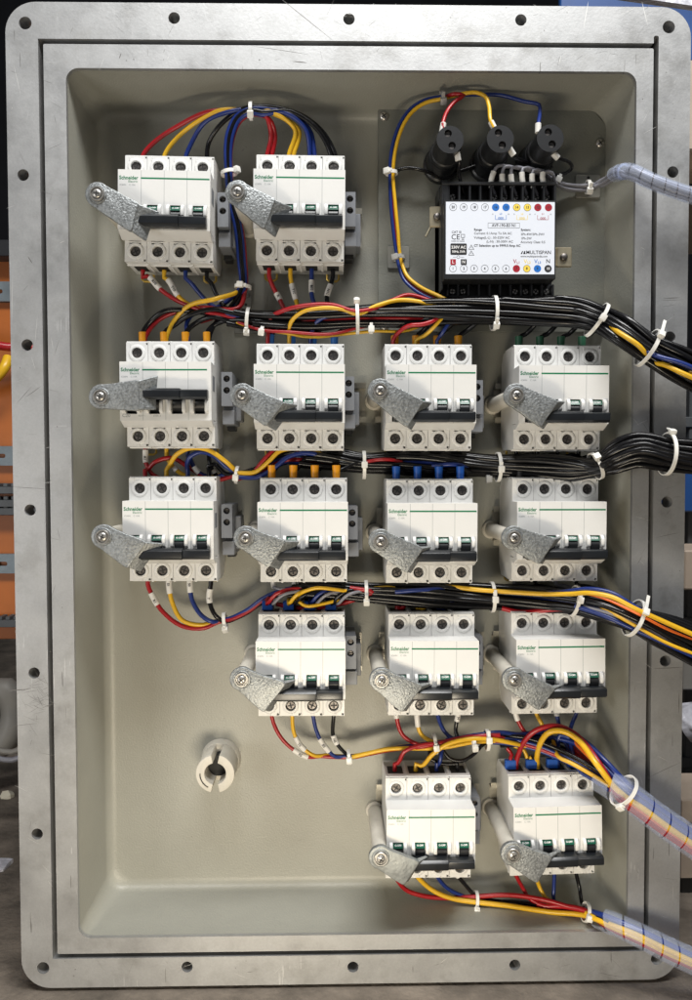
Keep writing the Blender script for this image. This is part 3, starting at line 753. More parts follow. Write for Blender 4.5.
for (xa, ya, xb, yb, sx_, sy_) in ((430, 206, 444, 227, 437.5, 216), (557, 247, 572, 267, 564.5, 256.5)):
    A = P(xa, ya, 42); B = P(xb, yb, 42); S = P(sx_, sy_, 44)
    off = Vector((ml0.x, ml0.y, 12))
    m = MB(); m.box(A.x - off.x, B.x - off.x, B.y - off.y, A.y - off.y, 27, 30)
    xin = (B.x if xa < 500 else A.x) - off.x
    m.box(min(xin, xin + (3 if xa < 500 else -3)), max(xin, xin + (3 if xa < 500 else -3)), B.y - off.y, A.y - off.y, 5, 30.2)
    co = mbuild(m, 'rail_clip', 'brass', bevel=.8)
    m = MB(); m.lathe(S.x - off.x, S.y - off.y, [(3.3, 29.9), (3.3, 31), (2.4, 32.2), (.2, 32.4)], 18); mbuild(m, 'screw', 'screw', co, smooth=60)
# spring end under the left clip
A = P(431, 226, 40); B = P(426, 236, 40); m = MB(); m.tube([Vector((A.x - off.x, A.y - off.y, 26)), Vector((B.x - off.x, B.y - off.y, 26))], .9, 8); mbuild(m, 'clip_tail', 'brass')

FH = {0: ((450.2, 139.6), (443, 158), 'left'), 1: ((500.5, 139), (488.6, 156), 'middle'), 2: ((550.4, 138.2), (538, 154), 'right')}
fh0 = None
for i, (fp, bp_, nm) in FH.items():
    f = P(*fp, 66)
    if fh0 is None:
        fh0 = empty('fuse_holder', (0, 0, 0))
        m = MB(); m.lathe(0, 0, [(15.5, 0), (15.5, 6), (14, 7), (13.6, 22), (12.6, 24)], 32); m.build('base', 'black', fh0)
        m = MB(); m.lathe(0, 0, [(12.2, 23.9), (12.2, 30), (11.2, 31), (11.0, 48), (10.6, 50.4)], 32, True, False)
        m.build('barrel', 'black', fh0)
        m = MB(); m.plate(circ(0, 0, 10.9, 32), [circ(-1.6, 5.0, 3.0, 18), circ(1.6, -4.6, 3.0, 18)], 50.2, 54); m.build('face', 'black', fh0, bevel=.4)
        for x, y in ((-1.6, 5.0), (1.6, -4.6)):
            m = MB(); m.lathe(x, y, [(2.6, 48), (2.6, 51.4), (2.2, 51.8)], 14); so = m.build('screw', 'screw', fh0)
            m = MB(); m.box(x - 2, x + 2, y - .35, y + .35, 51.6, 51.9); m.build('slot', 'dark', so)
        o = fh0
    else: o = copy_tree(fh0)
    o.location = W((f.x, f.y, 12))
    tag(o, f'{nm} of three black cylindrical fuse holders above the meter', 'fuse holder', 'black fuse holders on the plate')

# ================================================================== WIRES
def hexslots(n):
    pts = []
    for i in range(-6, 7):
        for j in range(-6, 7):
            pts.append((i + .5 * (j % 2), j * .866))
    pts.sort(key=lambda p: p[0] ** 2 + p[1] ** 2 + .001 * p[0])
    pts = pts[:n]; m = max(math.hypot(*p) for p in pts) or 1
    return [(p[0] / m, p[1] / m) for p in pts]
class Bundle:
    def __init__(s, pts, n, twist=.006, rot0=0.0, flat=1.0):
        raw = []
        for px, py, w, R in pts:
            if n > 20 and px < 590: R *= 1.13
            q = P(px, py, w); raw.append((q.x, q.y, q.z, R, px, py))
        s.c = catmull(raw, 5.0); s.n = n; s.slots = hexslots(n); s.twist = twist; s.rot0 = rot0; s.flat = flat
        s.s = [0]
        for i in range(1, len(s.c)): s.s.append(s.s[-1] + math.dist(s.c[i][:3], s.c[i - 1][:3]))
        s.fr = []
        for i, c in enumerate(s.c):
            a = Vector(s.c[max(i - 1, 0)][:3]); b = Vector(s.c[min(i + 1, len(s.c) - 1)][:3]); t = (b - a).normalized()
            up = Vector((0, 0, 1)) if abs(t.z) < .93 else Vector((1, 0, 0))
            n1 = (up - t * up.dot(t)).normalized(); s.fr.append((t, n1, t.cross(n1)))
    def nearest(s, px, py=None):
        return min(range(len(s.c)), key=lambda i: abs(s.c[i][4] - px) + (abs(s.c[i][5] - py) if py is not None else 0))
    def pts(s, slot, i0, i1, wr, seed):
        a0, b0 = s.slots[slot]; jr = random.Random(seed); ph = [jr.uniform(0, 6.28) for _ in range(4)]; am = jr.uniform(.05, .16)
        st = 2 if i1 > i0 else -2; out = []
        idx = list(range(i0, i1, st)) + [i1]
        for i in idx:
            c = s.c[i]; R = max(c[3] - wr, .3); ph_ = s.rot0 + s.twist * s.s[i]
            a = a0 + am * sin(s.s[i] / 33 + ph[0]); b = b0 + am * sin(s.s[i] / 41 + ph[1])
            x = a * cos(ph_) - b * sin(ph_); y = a * sin(ph_) + b * cos(ph_)
            t, n1, n2 = s.fr[i]; out.append(Vector(c[:3]) + n1 * (x * R * s.flat) + n2 * (y * R))
        return out
BUN = {}
COLS = {'red': 'red', 'yellow': 'yellow', 'blue': 'blue', 'black': 'bk', 'orange': 'orangew', 'grey': 'greyw'}
ORD = ['first', 'second', 'third', 'fourth']
seen = {}
NODUP = 'running the full length'
slotctr = {}
def wire(color, spec, r=1.9, label=None, ferr=None, marks=(), group=None, stepv=3.2):
    pts = []; auto = None; fpos = []
    for tk in spec:
        if tk[0] in ('T', 'B') and isinstance(tk[0], str):
            sg = 1 if tk[0] == 'T' else -1; dx = tk[3] if len(tk) > 3 else 0; wl = tk[4] if len(tk) > 4 else 29
            x = -27 + 18 * tk[2] + dx
            seq = [bl(tk[1], x, sg * 38, wl), bl(tk[1], x, sg * 44.5, wl), bl(tk[1], x + 0, sg * (53 if ferr else 49), wl)]
            if pts: seq.reverse()
            else: fpos = [seq[1], seq[2]]
            pts += seq
            side = 'top' if sg > 0 else 'bottom'
            if auto is None: auto = f"{color} wire at the {ORD[tk[2]]} {side} terminal of the {BNAME[tk[1]]}"
        elif tk[0] == 'J':
            B = BUN[tk[1]]; slot = slotctr.get(tk[1], 0) if (len(tk) < 5 or tk[4] is None) else tk[4]
            if len(tk) < 5 or tk[4] is None: slotctr[tk[1]] = slot + 1
            i0 = B.nearest(tk[2][0], tk[2][1]) if isinstance(tk[2], tuple) else B.nearest(tk[2])
            e = tk[3] if len(tk) > 3 else None
            if e is None and tk[1] in ('D', 'E'): e = 614 if tk[1] == 'D' else 612
            i1 = len(B.c) - 1 if e is None else (B.nearest(e[0], e[1]) if isinstance(e, tuple) else B.nearest(e))
            pts += B.pts(slot % B.n, i0, i1, r, f'{tk[1]}{slot}')
        elif tk[0] == 'O':
            B = BUN[tk[1]]; i0 = B.nearest(tk[2])
            for i in list(range(i0, len(B.c) - 1, 4)) + [len(B.c) - 1]:
                t, n1, n2 = B.fr[i]; pts.append(Vector(B.c[i][:3]) + n1 * tk[3] + n2 * tk[4])
        else: pts.append(P(*tk))
    tp = [tuple(p) for p in pts]
    dense = [Vector(p) for p in catmull(tp, stepv)]
    m = MB(); m.tube(dense, r, 8)
    o0 = dense[0]
    o = m.build('wire', COLS[color], None, origin=o0, smooth=60)
    lb = label or auto; k = seen.get(lb, 0); seen[lb] = k + 1
    if k and NODUP not in lb: lb = lb.replace(' wire', [' wire', ' rear wire', ' front wire', ' inner wire'][k], 1)
    tag(o, lb, 'wire', group or 'insulated wires inside the enclosure')
    if ferr:
        fm, kind = ferr
        f = MB(); a_, b_ = fpos
        if kind == 'round':
            f.tube([a_ - (b_ - a_) * .3, b_ + (b_ - a_) * .15], [3.0, 3.5], 12)
        else:
            f.box(a_.x - 5.0, a_.x + 4.2, a_.y - 1.5, a_.y + 6.6, a_.z - 2.5, a_.z + 2.5)
        fo = f.build('ferrule', fm, o, bevel=.5 if kind != 'round' else .3, origin=o0); fo.location = (0, 0, 0)
    S = [0]
    for i in range(1, len(dense)): S.append(S[-1] + (dense[i] - dense[i - 1]).length)
    for mk in marks:
        s0, ln = mk[0], mk[1]; txt = mk[2] if len(mk) > 2 else None
        seg = [dense[i] for i in range(len(dense)) if s0 <= S[i] <= s0 + ln]
        if len(seg) < 2: continue
        f = MB(); f.tube(seg, r + .65, 12); fo = f.build('marker_sleeve', 'sleeve', o, origin=o0, smooth=60); fo.location = (0, 0, 0)
        if txt:
            mid = seg[len(seg) // 2]; t = (seg[-1] - seg[0]); an = math.atan2(t.y, t.x)
            tt = MB(); tt.text(txt, mid.x, mid.y, mid.z + r + .8, 3.0, 'CENTER', ang=an, ex=.04, bold=.08)
            po = tt.build('print', 'ink', fo, origin=o0); po.location = (0, 0, 0)
    return o

# --- bundle centre lines (photo pixel, real height mm, radius mm)
BUN['A'] = Bundle([(186,309,40,5),(215,314,41,7),(247,320,42,7.5),(300,322,42,9),(357,318,44,9.5),(420,315,46,12.3),(493,313,48,12),(545,313,52,12),(575,314,58,12),(597,320,68,11.5),(622,333,82,13),(648,350,90,12),(672,362,92,14),(710,380,94,15),(780,412,94,15)], 27, rot0=.4)
BUN['B'] = Bundle([(205,476,30,5),(237,475,34,5),(262,470,38,6),(285,459,35,8),(320,459,33,10.5),(364,464,32,8.5),(400,463,32,10),(430,463.5,32,11.5),(498,466,36,9.5),(545,467,46,12),(575,468,56,11),(595,467,66,8.5),(612,459,76,13),(635,450,84,15),(666,455,90,14),(710,459,94,15),(780,466,94,15)], 32, rot0=.9)
BUN['C'] = Bundle([(205,622,26,4.5),(225,621,28,4.5),(247,612,30,5),(268,598,34,6),(300,590,36,8),(366,593,38,8),(430,595,40,11),(492,597,42,10),(545,599,52,10),(575,602,66,9),(605,608,80,12),(634,619,90,11),(668,634,92,15),(710,653,94,17),(780,687,94,17)], 30, rot0=.2)
BUN['D'] = Bundle([(320,756,26,5),(349,757,27,3.6),(390,750,30,4.5),(434,745,33,5.5),(487,740,36,5.5),(525,743,42,7),(560,755,52,7),(595,773,68,8),(625,792,84,8.5),(655,815,90,8.8),(700,846,92,9.5),(775,896,94,10)], 14, rot0=.3)
BUN['E'] = Bundle([(430,893,24,4.5),(472,900,25,4.5),(520,902,30,5),(560,908,40,5.5),(586,912,52,5),(612,921,74,6.5),(640,934,86,7),(670,949,91,7.5),(710,967,94,7.8),(780,998,94,7.8)], 9, rot0=1.2)
BUN['F'] = Bundle([(541,176,32,4.5),(562,186,24,4.2),(588,187,20,3.6),(603,183,36,4),(618,173,62,5),(630,171.5,76,5),(650,180.5,86,4.8),(672,189,90,4.8),(720,204,94,4.8),(780,220,94,4.8)], 7, rot0=.2)
BUN['H'] = Bundle([(262,113,50,5),(251,111,50,5),(238,118,48,5.5),(230,135,46,6),(228.5,172,42,5),(232,200,38,6),(239,230,34,6),(242,262,32,6),(243,287,32,5),(236,300,34,6)], 9, rot0=0, twist=0)
BUN['L'] = Bundle([(462,95.5,50,3),(441,98,44,3),(418,105,40,3.4),(403,122,36,3.4),(394,148,30,3.4),(391.5,173,27,3),(393,205,26,3.6),(396,235,26,3.6),(399,258,26,3),(405,277,30,3.6),(420,290,38,4),(437,298,46,4),(455,307,52,4)], 5, rot0=0, twist=0)
LO = sorted(range(5), key=lambda i: BUN['L'].slots[i][0])

# --- top-left: between the two top-row breakers and down the harness
cs = ['red', 'yellow', 'blue', 'black']
apx = [((150,146,38),(178,126,44),(212,111,49)), ((170,146,38),(195,123,45),(222,110,50)), ((190,146,38),(205,122,45),(228,112,50)), ((208,145,38),(216,130,44),(232,115,48))]
bpx = [((266,116,50),(271,135,42)), ((272,112,51),(295,130,42)), ((283,112,50),(305,128,44)), ((292,112,49),(318,130,44))]
for k, c in enumerate(cs):
    wire(c, [('T','R1C1',k), *apx[k], ('J','H',(262,113),(251,111),k), *[ (262+ (0), 113, 50)][:0], *bpx[k], ('T','R1C2',k,-2.0)] if False else
         [('T','R1C1',k), *apx[k], (251, 113.5 - 2.2 * k, 46 + 1.6 * k), *bpx[k], ('T','R1C2',k,-2.0)], 1.9)
HO = sorted(range(9), key=lambda i: BUN['H'].slots[i][0])
dst = {0: [(238,308,44),(195,308,36),(160,319,36)], 1: [(215,299,46),(190,305,42),(176,318,38)], 2: [(220,306,34),(196,312,32),(187,322,34)], 3: [(232,312,34),(220,318,34),(214,325,36)]}
for k, c in enumerate(cs):
    t2 = bpx[k]
    wire(c, [('T','R1C2',k,2.0), (t2[1][0] + 4, t2[1][1] + 1, 40), (t2[0][0] + 3, t2[0][1] + 3 - .8*k, 48), ('J','H',(251,111),(243,287),HO[[0, 1, 7, 5][k]]), *dst[k], ('T','R2C1',k,1.8)],
         1.9, label=f'{c} wire running down the left harness from the right top-row breaker')
for k, c in enumerate(('black', 'blue', 'red')):
    e = [(232,170)]
    wire(c, [(200 + 0, 322, 34), (225, 312, 33), ('J','H',(243,287),(262,113),HO[[8, 6, 2][k]]), *bpx[[3, 2, 0][k]], ('T','R1C2',[3, 2, 0][k],0, 26)], 1.9,
         label=f'{c} wire behind the others in the left harness')
# --- row one bottoms
r1b = [[(147,276,34),(160,289,36),(178,301,36)], [(168,280,34),(178,296,36),(188,304,36)], [(190,282,34),(200,294,34),(210,304,36)], [(211,283,34),(216,294,34),(224,306,36)]]
for k, c in enumerate(cs):
    wire(c, [('B','R1C1',k,0,24), *r1b[k], ('J','A',205 + 12 * k)], 1.9, marks=[((17, 17, 'R10') if k == 0 else (14, 19, 'Y10') if k == 1 else (30, 6))] )
r1c = [[(280,300,36),(288,314,38)], [(296,300,36),(300,312,38)], [(313,300,36),(322,313,38)], [(327,300,36),(336,312,38)]]
for k, c in enumerate(cs):
    wire(c, [('B','R1C2',k,0,26), *r1c[k], ('J','A',[305, 320, 335, 352][k])], 1.9, marks=[((24, 13, 'R') if k == 0 else (16, 19, 'Y10') if k == 1 else (12, 16, 'B10') if k == 2 else (17, 14, 'N10'))])
# --- row two tops
LABF = {'R2C1': ('f_orange', 'round'), 'R2C2': ('f_blue', 'round'), 'R2C3': ('f_orange', 'round'), 'R2C4': ('f_green', 'round')}
r2a = [[(150,322,38),(165,311,42)], [(176,324,36),(190,315,40)], [(196,323,36),(212,317,40)], [(214,325,36),(230,320,40)]]
for k in range(4):
    wire('black', [('T','R2C1',k), *r2a[k], ('J','A',[190, 215, 235, 255][k])], 2.2, ferr=LABF['R2C1'])
for k in range(4):
    x = 266 + 22.4 * k
    wire('black', [('T','R2C2',k,1), (x + 8, 331, 38), (x + 20, 322, 43), ('J','A', x + 45)], 2.0, ferr=LABF['R2C2'])
wire('red', [('T','R2C2',0,-1,33), (271,318,46), (285,310,54), (310,305,57), (333,305,57), (354,311,57), (372,309,56), (393,300,52), (408,295,50), (425,299,50), (442,306,50)], 1.8, label='red wire arching over the black bundle left of the meter')
wire('yellow', [('T','R2C2',1,-1,33), (291,322,50), (302,312,55), (320,308,57), (342,309,57), (358,314,56), (376,306,56), (400,300,54), (425,303,54), (440,308,52)], 1.8, label='yellow wire arching over the black bundle left of the meter')
wire('blue', [('T','R2C2',2,-1,33), (314,326,46), (322,318,50), (345,316,50), (400,312,50)], 1.8)
wire('yellow', [(232,321,40), (255,328,44), (285,333,46), (310,337,44), (355,333,44), (378,331,46), (405,331,42), (430,322,40)], 1.3, label='thin yellow wire along the lower edge of the upper black bundle')
wire('red', [(238,322,42), (262,330,46), (290,332,48), (330,334,48), (362,327,46), (420,320,44)], 1.4, label='thin red wire along the lower edge of the upper black bundle')
for k in range(4):
    x = 395 + 21.8 * k
    wire('black', [('T','R2C3',k,1,27), (x + 6, 331, 36), (x + 16, 323, 42), ('J','A', x + 40)], 2.0, ferr=LABF['R2C3'])
wire('red', [('T','R2C3',0,-1,33), (397,334,46), (408,326,54), (424,324,56), (436,319,56), (440,311,54), (452,307,52)], 1.8)
wire('yellow', [('T','R2C3',1,0,33), (424,336,46), (433,328,52), (442,318,54), (452,309,50)], 1.6)
wire('blue', [('T','R2C3',2,0,33), (442,334,46), (448,324,48), (462,316,46)], 1.6)
for k in range(4):
    x = 524 + 21.6 * k
    wire('black', [('T','R2C4',k,0,27), (x + 2, 334, 36), (x + 10, 326, 42), ('J','A', x + 32)], 2.0, ferr=LABF['R2C4'])
for nm, st, n in (('A', 228, 9), ('B', 290, 13), ('C', 284, 13)):
    for k in range(n):
        wire('black', [('J', nm, st + 3 * k, None, BUN[nm].n - 1 - k)], 2.4, label={'A': 'black wire running the full length of the upper bundle', 'B': 'black wire running the full length of the middle bundle', 'C': 'black wire running the full length of the lower bundle'}[nm], group='black wires of the bundles')
# the coloured pair coming to the surface at the right
wire('yellow', [(590,318,66), (604,322,76), (620,333,92), (637,344,99), (652,358,96), (675,367,100), (700,377,108), (780,411,110)], 1.9, label='yellow wire surfacing between two ties at the upper right bundle')
wire('blue', [(630,344,88), (644,350,96), (660,357,104), (678,362,108), (705,373,110), (780,406,110)], 1.9, label='blue wire surfacing right of the flange in the upper right bundle')
wire('yellow', [(645,362,90), (665,365,102), (680,372,108), (705,383,110), (780,417,110)], 1.9, label='second yellow wire beside the blue one in the upper right bundle')

# --- row two bottoms and row three tops: bundle B
r2b = [[(146,463,34),(152,474,34),(175,482,32)], [(168,460,34),(180,473,34),(196,478,34)], [(190,459,34),(196,470,34),(206,476,32)], [(209,459,34),(212,470,34),(220,478,32)]]
for k, c in enumerate(cs):
    wire(c, [('B','R2C1',k,0,24), *r2b[k], ('J','B',215 + 8 * k)], 1.9, marks=[((5, 16, 'R10') if k == 0 else (22, 9))])
r3t = [[(147,470,36),(155,462,38),(172,458,36),(190,468,34),(212,480,32)], [(169,466,40),(176,455,44),(191,448,46),(208,450,46),(225,461,44)], [(187,468,38),(189,458,42),(200,452,42),(214,456,42),(228,468,38)], [(209,472,34),(208,466,36),(214,464,36),(226,474,34)]]
for k, c in enumerate(cs):
    wire(c, [('T','R3C1',k,0,30), *r3t[k], ('J','B',238 + 5 * k)], 2.0)
wire('red', [(237,479,40), (252,474,42), (262,462,44), (272,452,44), (285,448,40), (310,452,38)], 1.9, label='red wire rising to the second breaker beside a yellow one')
wire('yellow', [(237,473,42), (255,472,44), (268,462,46), (280,451,46), (300,449,40), (325,455,38)], 1.9, label='yellow wire rising beside the red one below the second-row breakers')
wire('blue', [(237,477,42), (258,477,44), (274,468,46), (288,457,46), (305,453,44), (330,458,40)], 2.0, label='blue wire sweeping up right of the left end stops')
for key, x0 in (('R2C2', 267), ('R2C3', 396), ('R2C4', 524)):
    for k in range(4):
        x = x0 + 21.6 * k
        wire('black', [('B',key,k,0,22), (x + 5, 455, 33), ('J','B', x + 26)], 1.9)
for key, x0, fr in (('R3C2', 270, 'f_orange'), ('R3C3', 397, 'f_dblue'), ('R3C4', 523, 'f_black')):
    for k in range(4):
        x = x0 + 21.6 * k
        wire('black', [('T',key,k,0,38), (x + 3, 470, 43), ('J','B', x + 24)], 1.9, ferr=(fr, 'round'))
wire('blue', [(432,466,40), (448,464.5,45), (456,464.5,45), (468,466,40)], 1.9, label='short stretch of blue wire surfacing in the middle black bundle')
wire('red', [(362,463,38), (376,460,43), (390,459.5,43), (402,462,38)], 1.5, label='short stretch of red wire surfacing right of a tie in the middle bundle')
wire('yellow', [('B','R2C3',0,4,18), (410,452,24), (440,452,24), ('B','R2C3',2,0,18)], 1.7, label='orange-yellow jumper just under the third breaker of the second row')

# --- row three bottoms, row four tops: bundle C
r3b = [[(153,597,32),(163,612,32),(182,626,31),(204,628,30)], [(172,602,32),(182,620,32),(200,625,30)], [(192,600,32),(202,616,32),(213,622,31)], [(209,598,32),(213,612,32),(219,619,31)]]
for k, c in enumerate(cs):
    wire(c, [('B','R3C1',k,0,24), *r3b[k], ('J','C',216 + 2 * k)], 2.0, marks=[[(18, 15, 'R1')], [(3, 17, 'S1')], [(3, 17, 'S0')], [(12, 17, 'Y')]][k])
for key, x0 in (('R3C2', 270), ('R3C3', 397), ('R3C4', 522)):
    for k in range(4):
        x = x0 + 21.6 * k
        col = 'black' if key != 'R3C4' else ('grey' if k % 2 == 0 else 'black')
        if key == 'R3C2' and k == 0: col = 'grey'
        wire(col, [('B',key,k,0,22), (x + 4, 587, 32), ('J','C', x + 26)], 1.8, marks=[(6, 9)] if key == 'R3C2' else ())
for k, c in enumerate(cs):
    x = 268 + 21.6 * k; sec = ['black', 'black', 'black', 'blue'][k]
    wire(c, [('T','R4C2',k,-2.4), (x - 1, 604, 42), (x + 8, 594, 46), (x + 24, 589, 44), ('J','C', x + 55, x + 110, k)], 1.7, ferr=('f_dblue', 'flat'))
    wire('grey' if k != 1 else 'black', [('T','R4C2',k,1.8), (x + 5, 604, 44), (x + 15, 595, 50), (x + 32, 591, 44), ('J','C', x + 62, x + 110, k + 2)], 1.3, label=f"thin wire beside the {ORD[k]} flat blue ferrule of the fourth row")
wire('yellow', [(296,598,40), (303,592,50), (316,588,52), (332,589,50), (352,592,44)], 1.6, label='yellow wire crossing the bundle above the flat blue ferrules')
wire('yellow', [(297,600,44), (306,606,48), (322,604,46), (345,598,42)], 1.5, label='thin yellow wire dipping behind the flat blue ferrules')
wire('red', [(276,604,32), (300,608,34), (330,606,36), (356,599,40), (372,592,46), (350,588,44)], 2.0, label='red wire swinging low behind the flat blue ferrules')
for k, c in enumerate(cs):
    x = 399 + 21.4 * k
    wire(c, [('T','R4C3',k,0,27), (x + 1, 609, 36), (x + 10, 601, 40), ('J','C', x + 36, x + 80, k)], 2.0, ferr=None)
for k, c in enumerate(['red', 'black', 'black', 'black']):
    x = 522 + 21.4 * k
    wire(c, [('T','R4C4',k,0,27), (x + 2, 609, 36), (x + 10, 604, 42), ('J','C', x + 34)], 1.9)
wire('yellow', [(372,589,42), (398,586,42), (425,587,40), (450,587,46), (480,590,52), (510,592,56), (545,594,66), (570,594,78), (590,593,92), (612,597,100), (634,608,106), (665,622,108), (710,642,110), (780,674,110)], 1.9, label='yellow wire on top of the lower black bundle, sweeping over the flange')
wire('orange', [(375,593,36), (400,590,36), (430,586,40), (470,592,42), (500,592,46), (545,593,58), (572,592,72), (600,597,86), (634,612,100), (665,628,104), (710,647,106), (780,680,106)], 1.1, label='orange wire just under the yellow one over the flange')
wire('blue', [(395,592,51), (420,590,52), (450,589,46), (490,596,44), (540,594,58), (570,591,74), (590,589,84), (612,593,92), (634,606,98), (665,624,98), (710,645,98), (780,678,98)], 1.8, label='blue wire behind the yellow one over the flange')
wire('red', [(502,608,50), (520,612,52), (537,611,54), (560,609,62), (585,612,72), (607,620,82), (634,628,88), (665,641,92), (710,663,94), (780,696,94)], 2.2, label='red wire along the underside of the lower black bundle')
wire('blue', [(575,606,76), (605,616,90), (634,629,98), (665,643,104), (710,664,106), (780,698,106)], 1.9, label='blue wire low in the bundle at the right of the fourth row')
wire('yellow', [(600,606,86), (634,625,101), (665,642,106), (710,660,108), (780,693,108)], 1.3, label='second yellow wire through the middle of the lower right bundle')
wire('blue', [(436,590,52), (410,589,52), (398,589,50), (470,590,40)][::1], 1.0, label='thin blue wire under the third breaker of the third row') if False else None

# --- row four bottoms and row five tops: bundle D
r4b = [[(278,733,30),(290,747,29),(308,757,28)], [(294,733,30),(302,747,29),(316,756,28)], [(318,735,30),(326,748,29),(336,757,28)], [(333,735,30),(337,744,29),(346,754,28)]]
for k, c in enumerate(cs):
    wire(c, [('B','R4C2',k,0,24), *r4b[k], ('J','D',[322, 326, 343, 351][k])], 1.7, marks=[[(48, 18, 'R5')], [(30, 17, 'Y5')], [(33, 18, 'B5')], [(28, 15, 'N5')]][k])
r4c = [[(402,734,32),(412,742,34)], [(421,734,32),(433,742,36)], [(445,732,30),(453,739,34)], [(456,732,32),(460,740,36)]]
for k, c in enumerate(cs):
    wire(c, [('B','R4C3',k,0,24), *r4c[k], ('J','D',[425, 447, 466, 475][k])], 1.8, marks=[[(3, 15, 'R')], [(8, 15)], [(28, 4)], [(4, 14, 'N')]][k])
wire('red', [('T','R5C3',0,0,33), (398,763,42), (404,752,44), (418,746,44), (450,742,44), (480,736,46), (500,735,46)], 1.8)
wire('yellow', [('T','R5C3',1,0,33), (421,766,42), (432,755,46), (448,744,48), (470,739,48), (490,739,47), (512,743,46), (530,747,42)], 1.9)
wire('blue', [('T','R5C3',2,0,33), (438,766,40), (441,757,42), (442,749,38), (446,742,34)], 1.7)
wire('black', [('T','R5C3',3,0,33), (454,764,40), (440,763,38), (429,757,36), (430,751,34), (438,746,32)], 1.7)
wire('black', [(443,750,36), (449,758,38), (461,761,40), (473,755,40), (484,744,38), (494,741,36), (515,742,36), (540,747,38)], 1.6, label='black wire hanging in a loop above the left bottom-row breaker')
wire('blue', [(446,741,36), (475,736,38), (500,733,38), (520,735,38), (545,731,38), (563,729,46), (585,742,58), (606,762,76), ('O','D',628,3.5,-6.4)], 2.5, label='thick blue wire along the top of the spiral-wrapped right cable')
wire('blue', [(480,738,34), (515,738,36), (550,738,38), (575,743,50), (600,762,72), ('O','D',624,5.2,-2.6)], 2.4, label='second thick blue wire, lower in the spiral-wrapped right cable')
r4d = [[(522,728,34),(530,737,36)], [(542,724,34),(552,738,38)], [(559,724,34),(565,742,42)], [(572,724,32),(570,736,42)]]
for k, c in enumerate(cs):
    wire(c if k != 3 else 'blue', [('B','R4C4',k,0,24), *r4d[k], ('J','D',[545, 562, 575, 585][k])], 1.8, marks=[[(9, 10)], [(3, 10, 'Y')], [(3, 12)], [(3, 12, 'S')]][k])
ta = [[(512,755,40),(507,748,38)], [(529,762,40),(524,750,38),(514,746,36)], [(555,762,38),(548,750,38),(540,744,36)], [(576,764,38),(570,752,38),(556,745,38)]]
for k, c in enumerate(cs):
    wire(c, [('T','R5C4',k,-3.2,33), *ta[k]], 1.7, ferr=('f_dblue', 'flat'), label=f'{c} left-hand wire in the {ORD[k]} flat blue ferrule of the bottom row')
wire('red', [('T','R5C4',0,1.6,33), (518,756,42), (524,742,46), (535,731,50), (550,726,52), (562,727,52), (578,736,56), (600,764,78), ('O','D',624,4.6,5.0)], 2.2, label='red wire arching from the first twin ferrule of the bottom row')
wire('yellow', [('T','R5C4',1,1.8,33), (537,758,44), (541,742,50), (550,732,56), (562,731,58), (576,738,62), (598,766,86), ('O','D',622,7.2,0.9)], 2.4, label='thick yellow wire arching from the second twin ferrule of the bottom row')
wire('blue', [('T','R5C4',2,1.4,33), (558,758,40), (558,745,42), (560,735,42), (570,738,46)], 2.0, label='blue wire rising straight from the third twin ferrule of the bottom row')
wire('black', [('T','R5C4',3,1.4,33), (580,760,38), (572,746,40), (560,741,40), (540,743,38), (500,746,38)], 1.7, label='black wire rising from the fourth twin ferrule of the bottom row')
wire('red', [(570,745,44), (600,775,70), ('O','D',624,1.0,7.2)], 2.5, label='thick red wire on the underside of the spiral-wrapped right cable')
wire('orange', [(575,742,50), (600,768,78), ('O','D',624,6.0,3.2)], 1.8, label='orange wire between the red and yellow ones in the spiral wrap')
wire('red', [(355,757,32), (385,750,34), (420,747,38), (440,743,42), (470,737,42), (500,738,40), (522,742,38)], 2.0, label='red wire running level above the left bottom-row breaker')
wire('yellow', [(352,757,33), (390,749,36), (440,748,38), (475,742,40), (495,741,40)], 1.9, label='yellow wire running level above the left bottom-row breaker')

# --- row five bottoms: bundle E
wire('red', [('B','R5C3',0,0,24), (405,889,28), (420,895,28), (445,898,28), (470,897,30), (510,895,34), (545,900,40), (570,907,48), (586,912,56), ('O','E',608,3.4,4.0)], 2.0)
wire('yellow', [('B','R5C3',1,0,24), (427,886,30), (440,894,31), (455,899,32), (475,902,34), (510,906,38), (550,912,44), (583,915,56), ('O','E',606,5.4,-.6)], 2.2, marks=[(4, 12)])
wire('blue', [('B','R5C3',2,0,24), (446,887,28), (458,894,28), (470,898,28), ('J','E',495,None,0)], 1.8, marks=[(4, 10)])
wire('black', [('B','R5C3',3,0,24), (468,888,30), (476,896,28), ('J','E',500,None,2)], 1.8, marks=[(5, 16, 'R5')])
wire('red', [('B','R5C4',0,0,24), (524,890,30), (528,897,32), ('J','E',560,None,4)], 1.8)
wire('yellow', [('B','R5C4',1,0,24), (541,890,30), (545,897,34), ('J','E',575,None,5)], 1.8)
wire('blue', [('B','R5C4',2,0,24), (554,890,32), (554,900,34), ('J','E',582,None,6)], 1.7, marks=[(3, 14, 'C')])
wire('black', [('B','R5C4',3,0,24), (580,890,34), (582,903,42), ('J','E',592,None,7)], 1.7, marks=[(3, 14, 'S')])
wire('red', [(537,903,36), (545,906,38), (562,906,44), (586,911,56), ('O','E',610,1.5,5.2)], 2.4, label='red wire looping back beside the bottom-row spiral wrap')
wire('yellow', [(586,913,58), ('O','E',610,4.6,1.9)], 2.2, label='pale yellow wire through the middle of the bottom spiral wrap')
wire('blue', [(586,910,52), ('O','E',610,3.0,-3.8)], 2.5, label='blue wire along the top of the bottom spiral wrap')

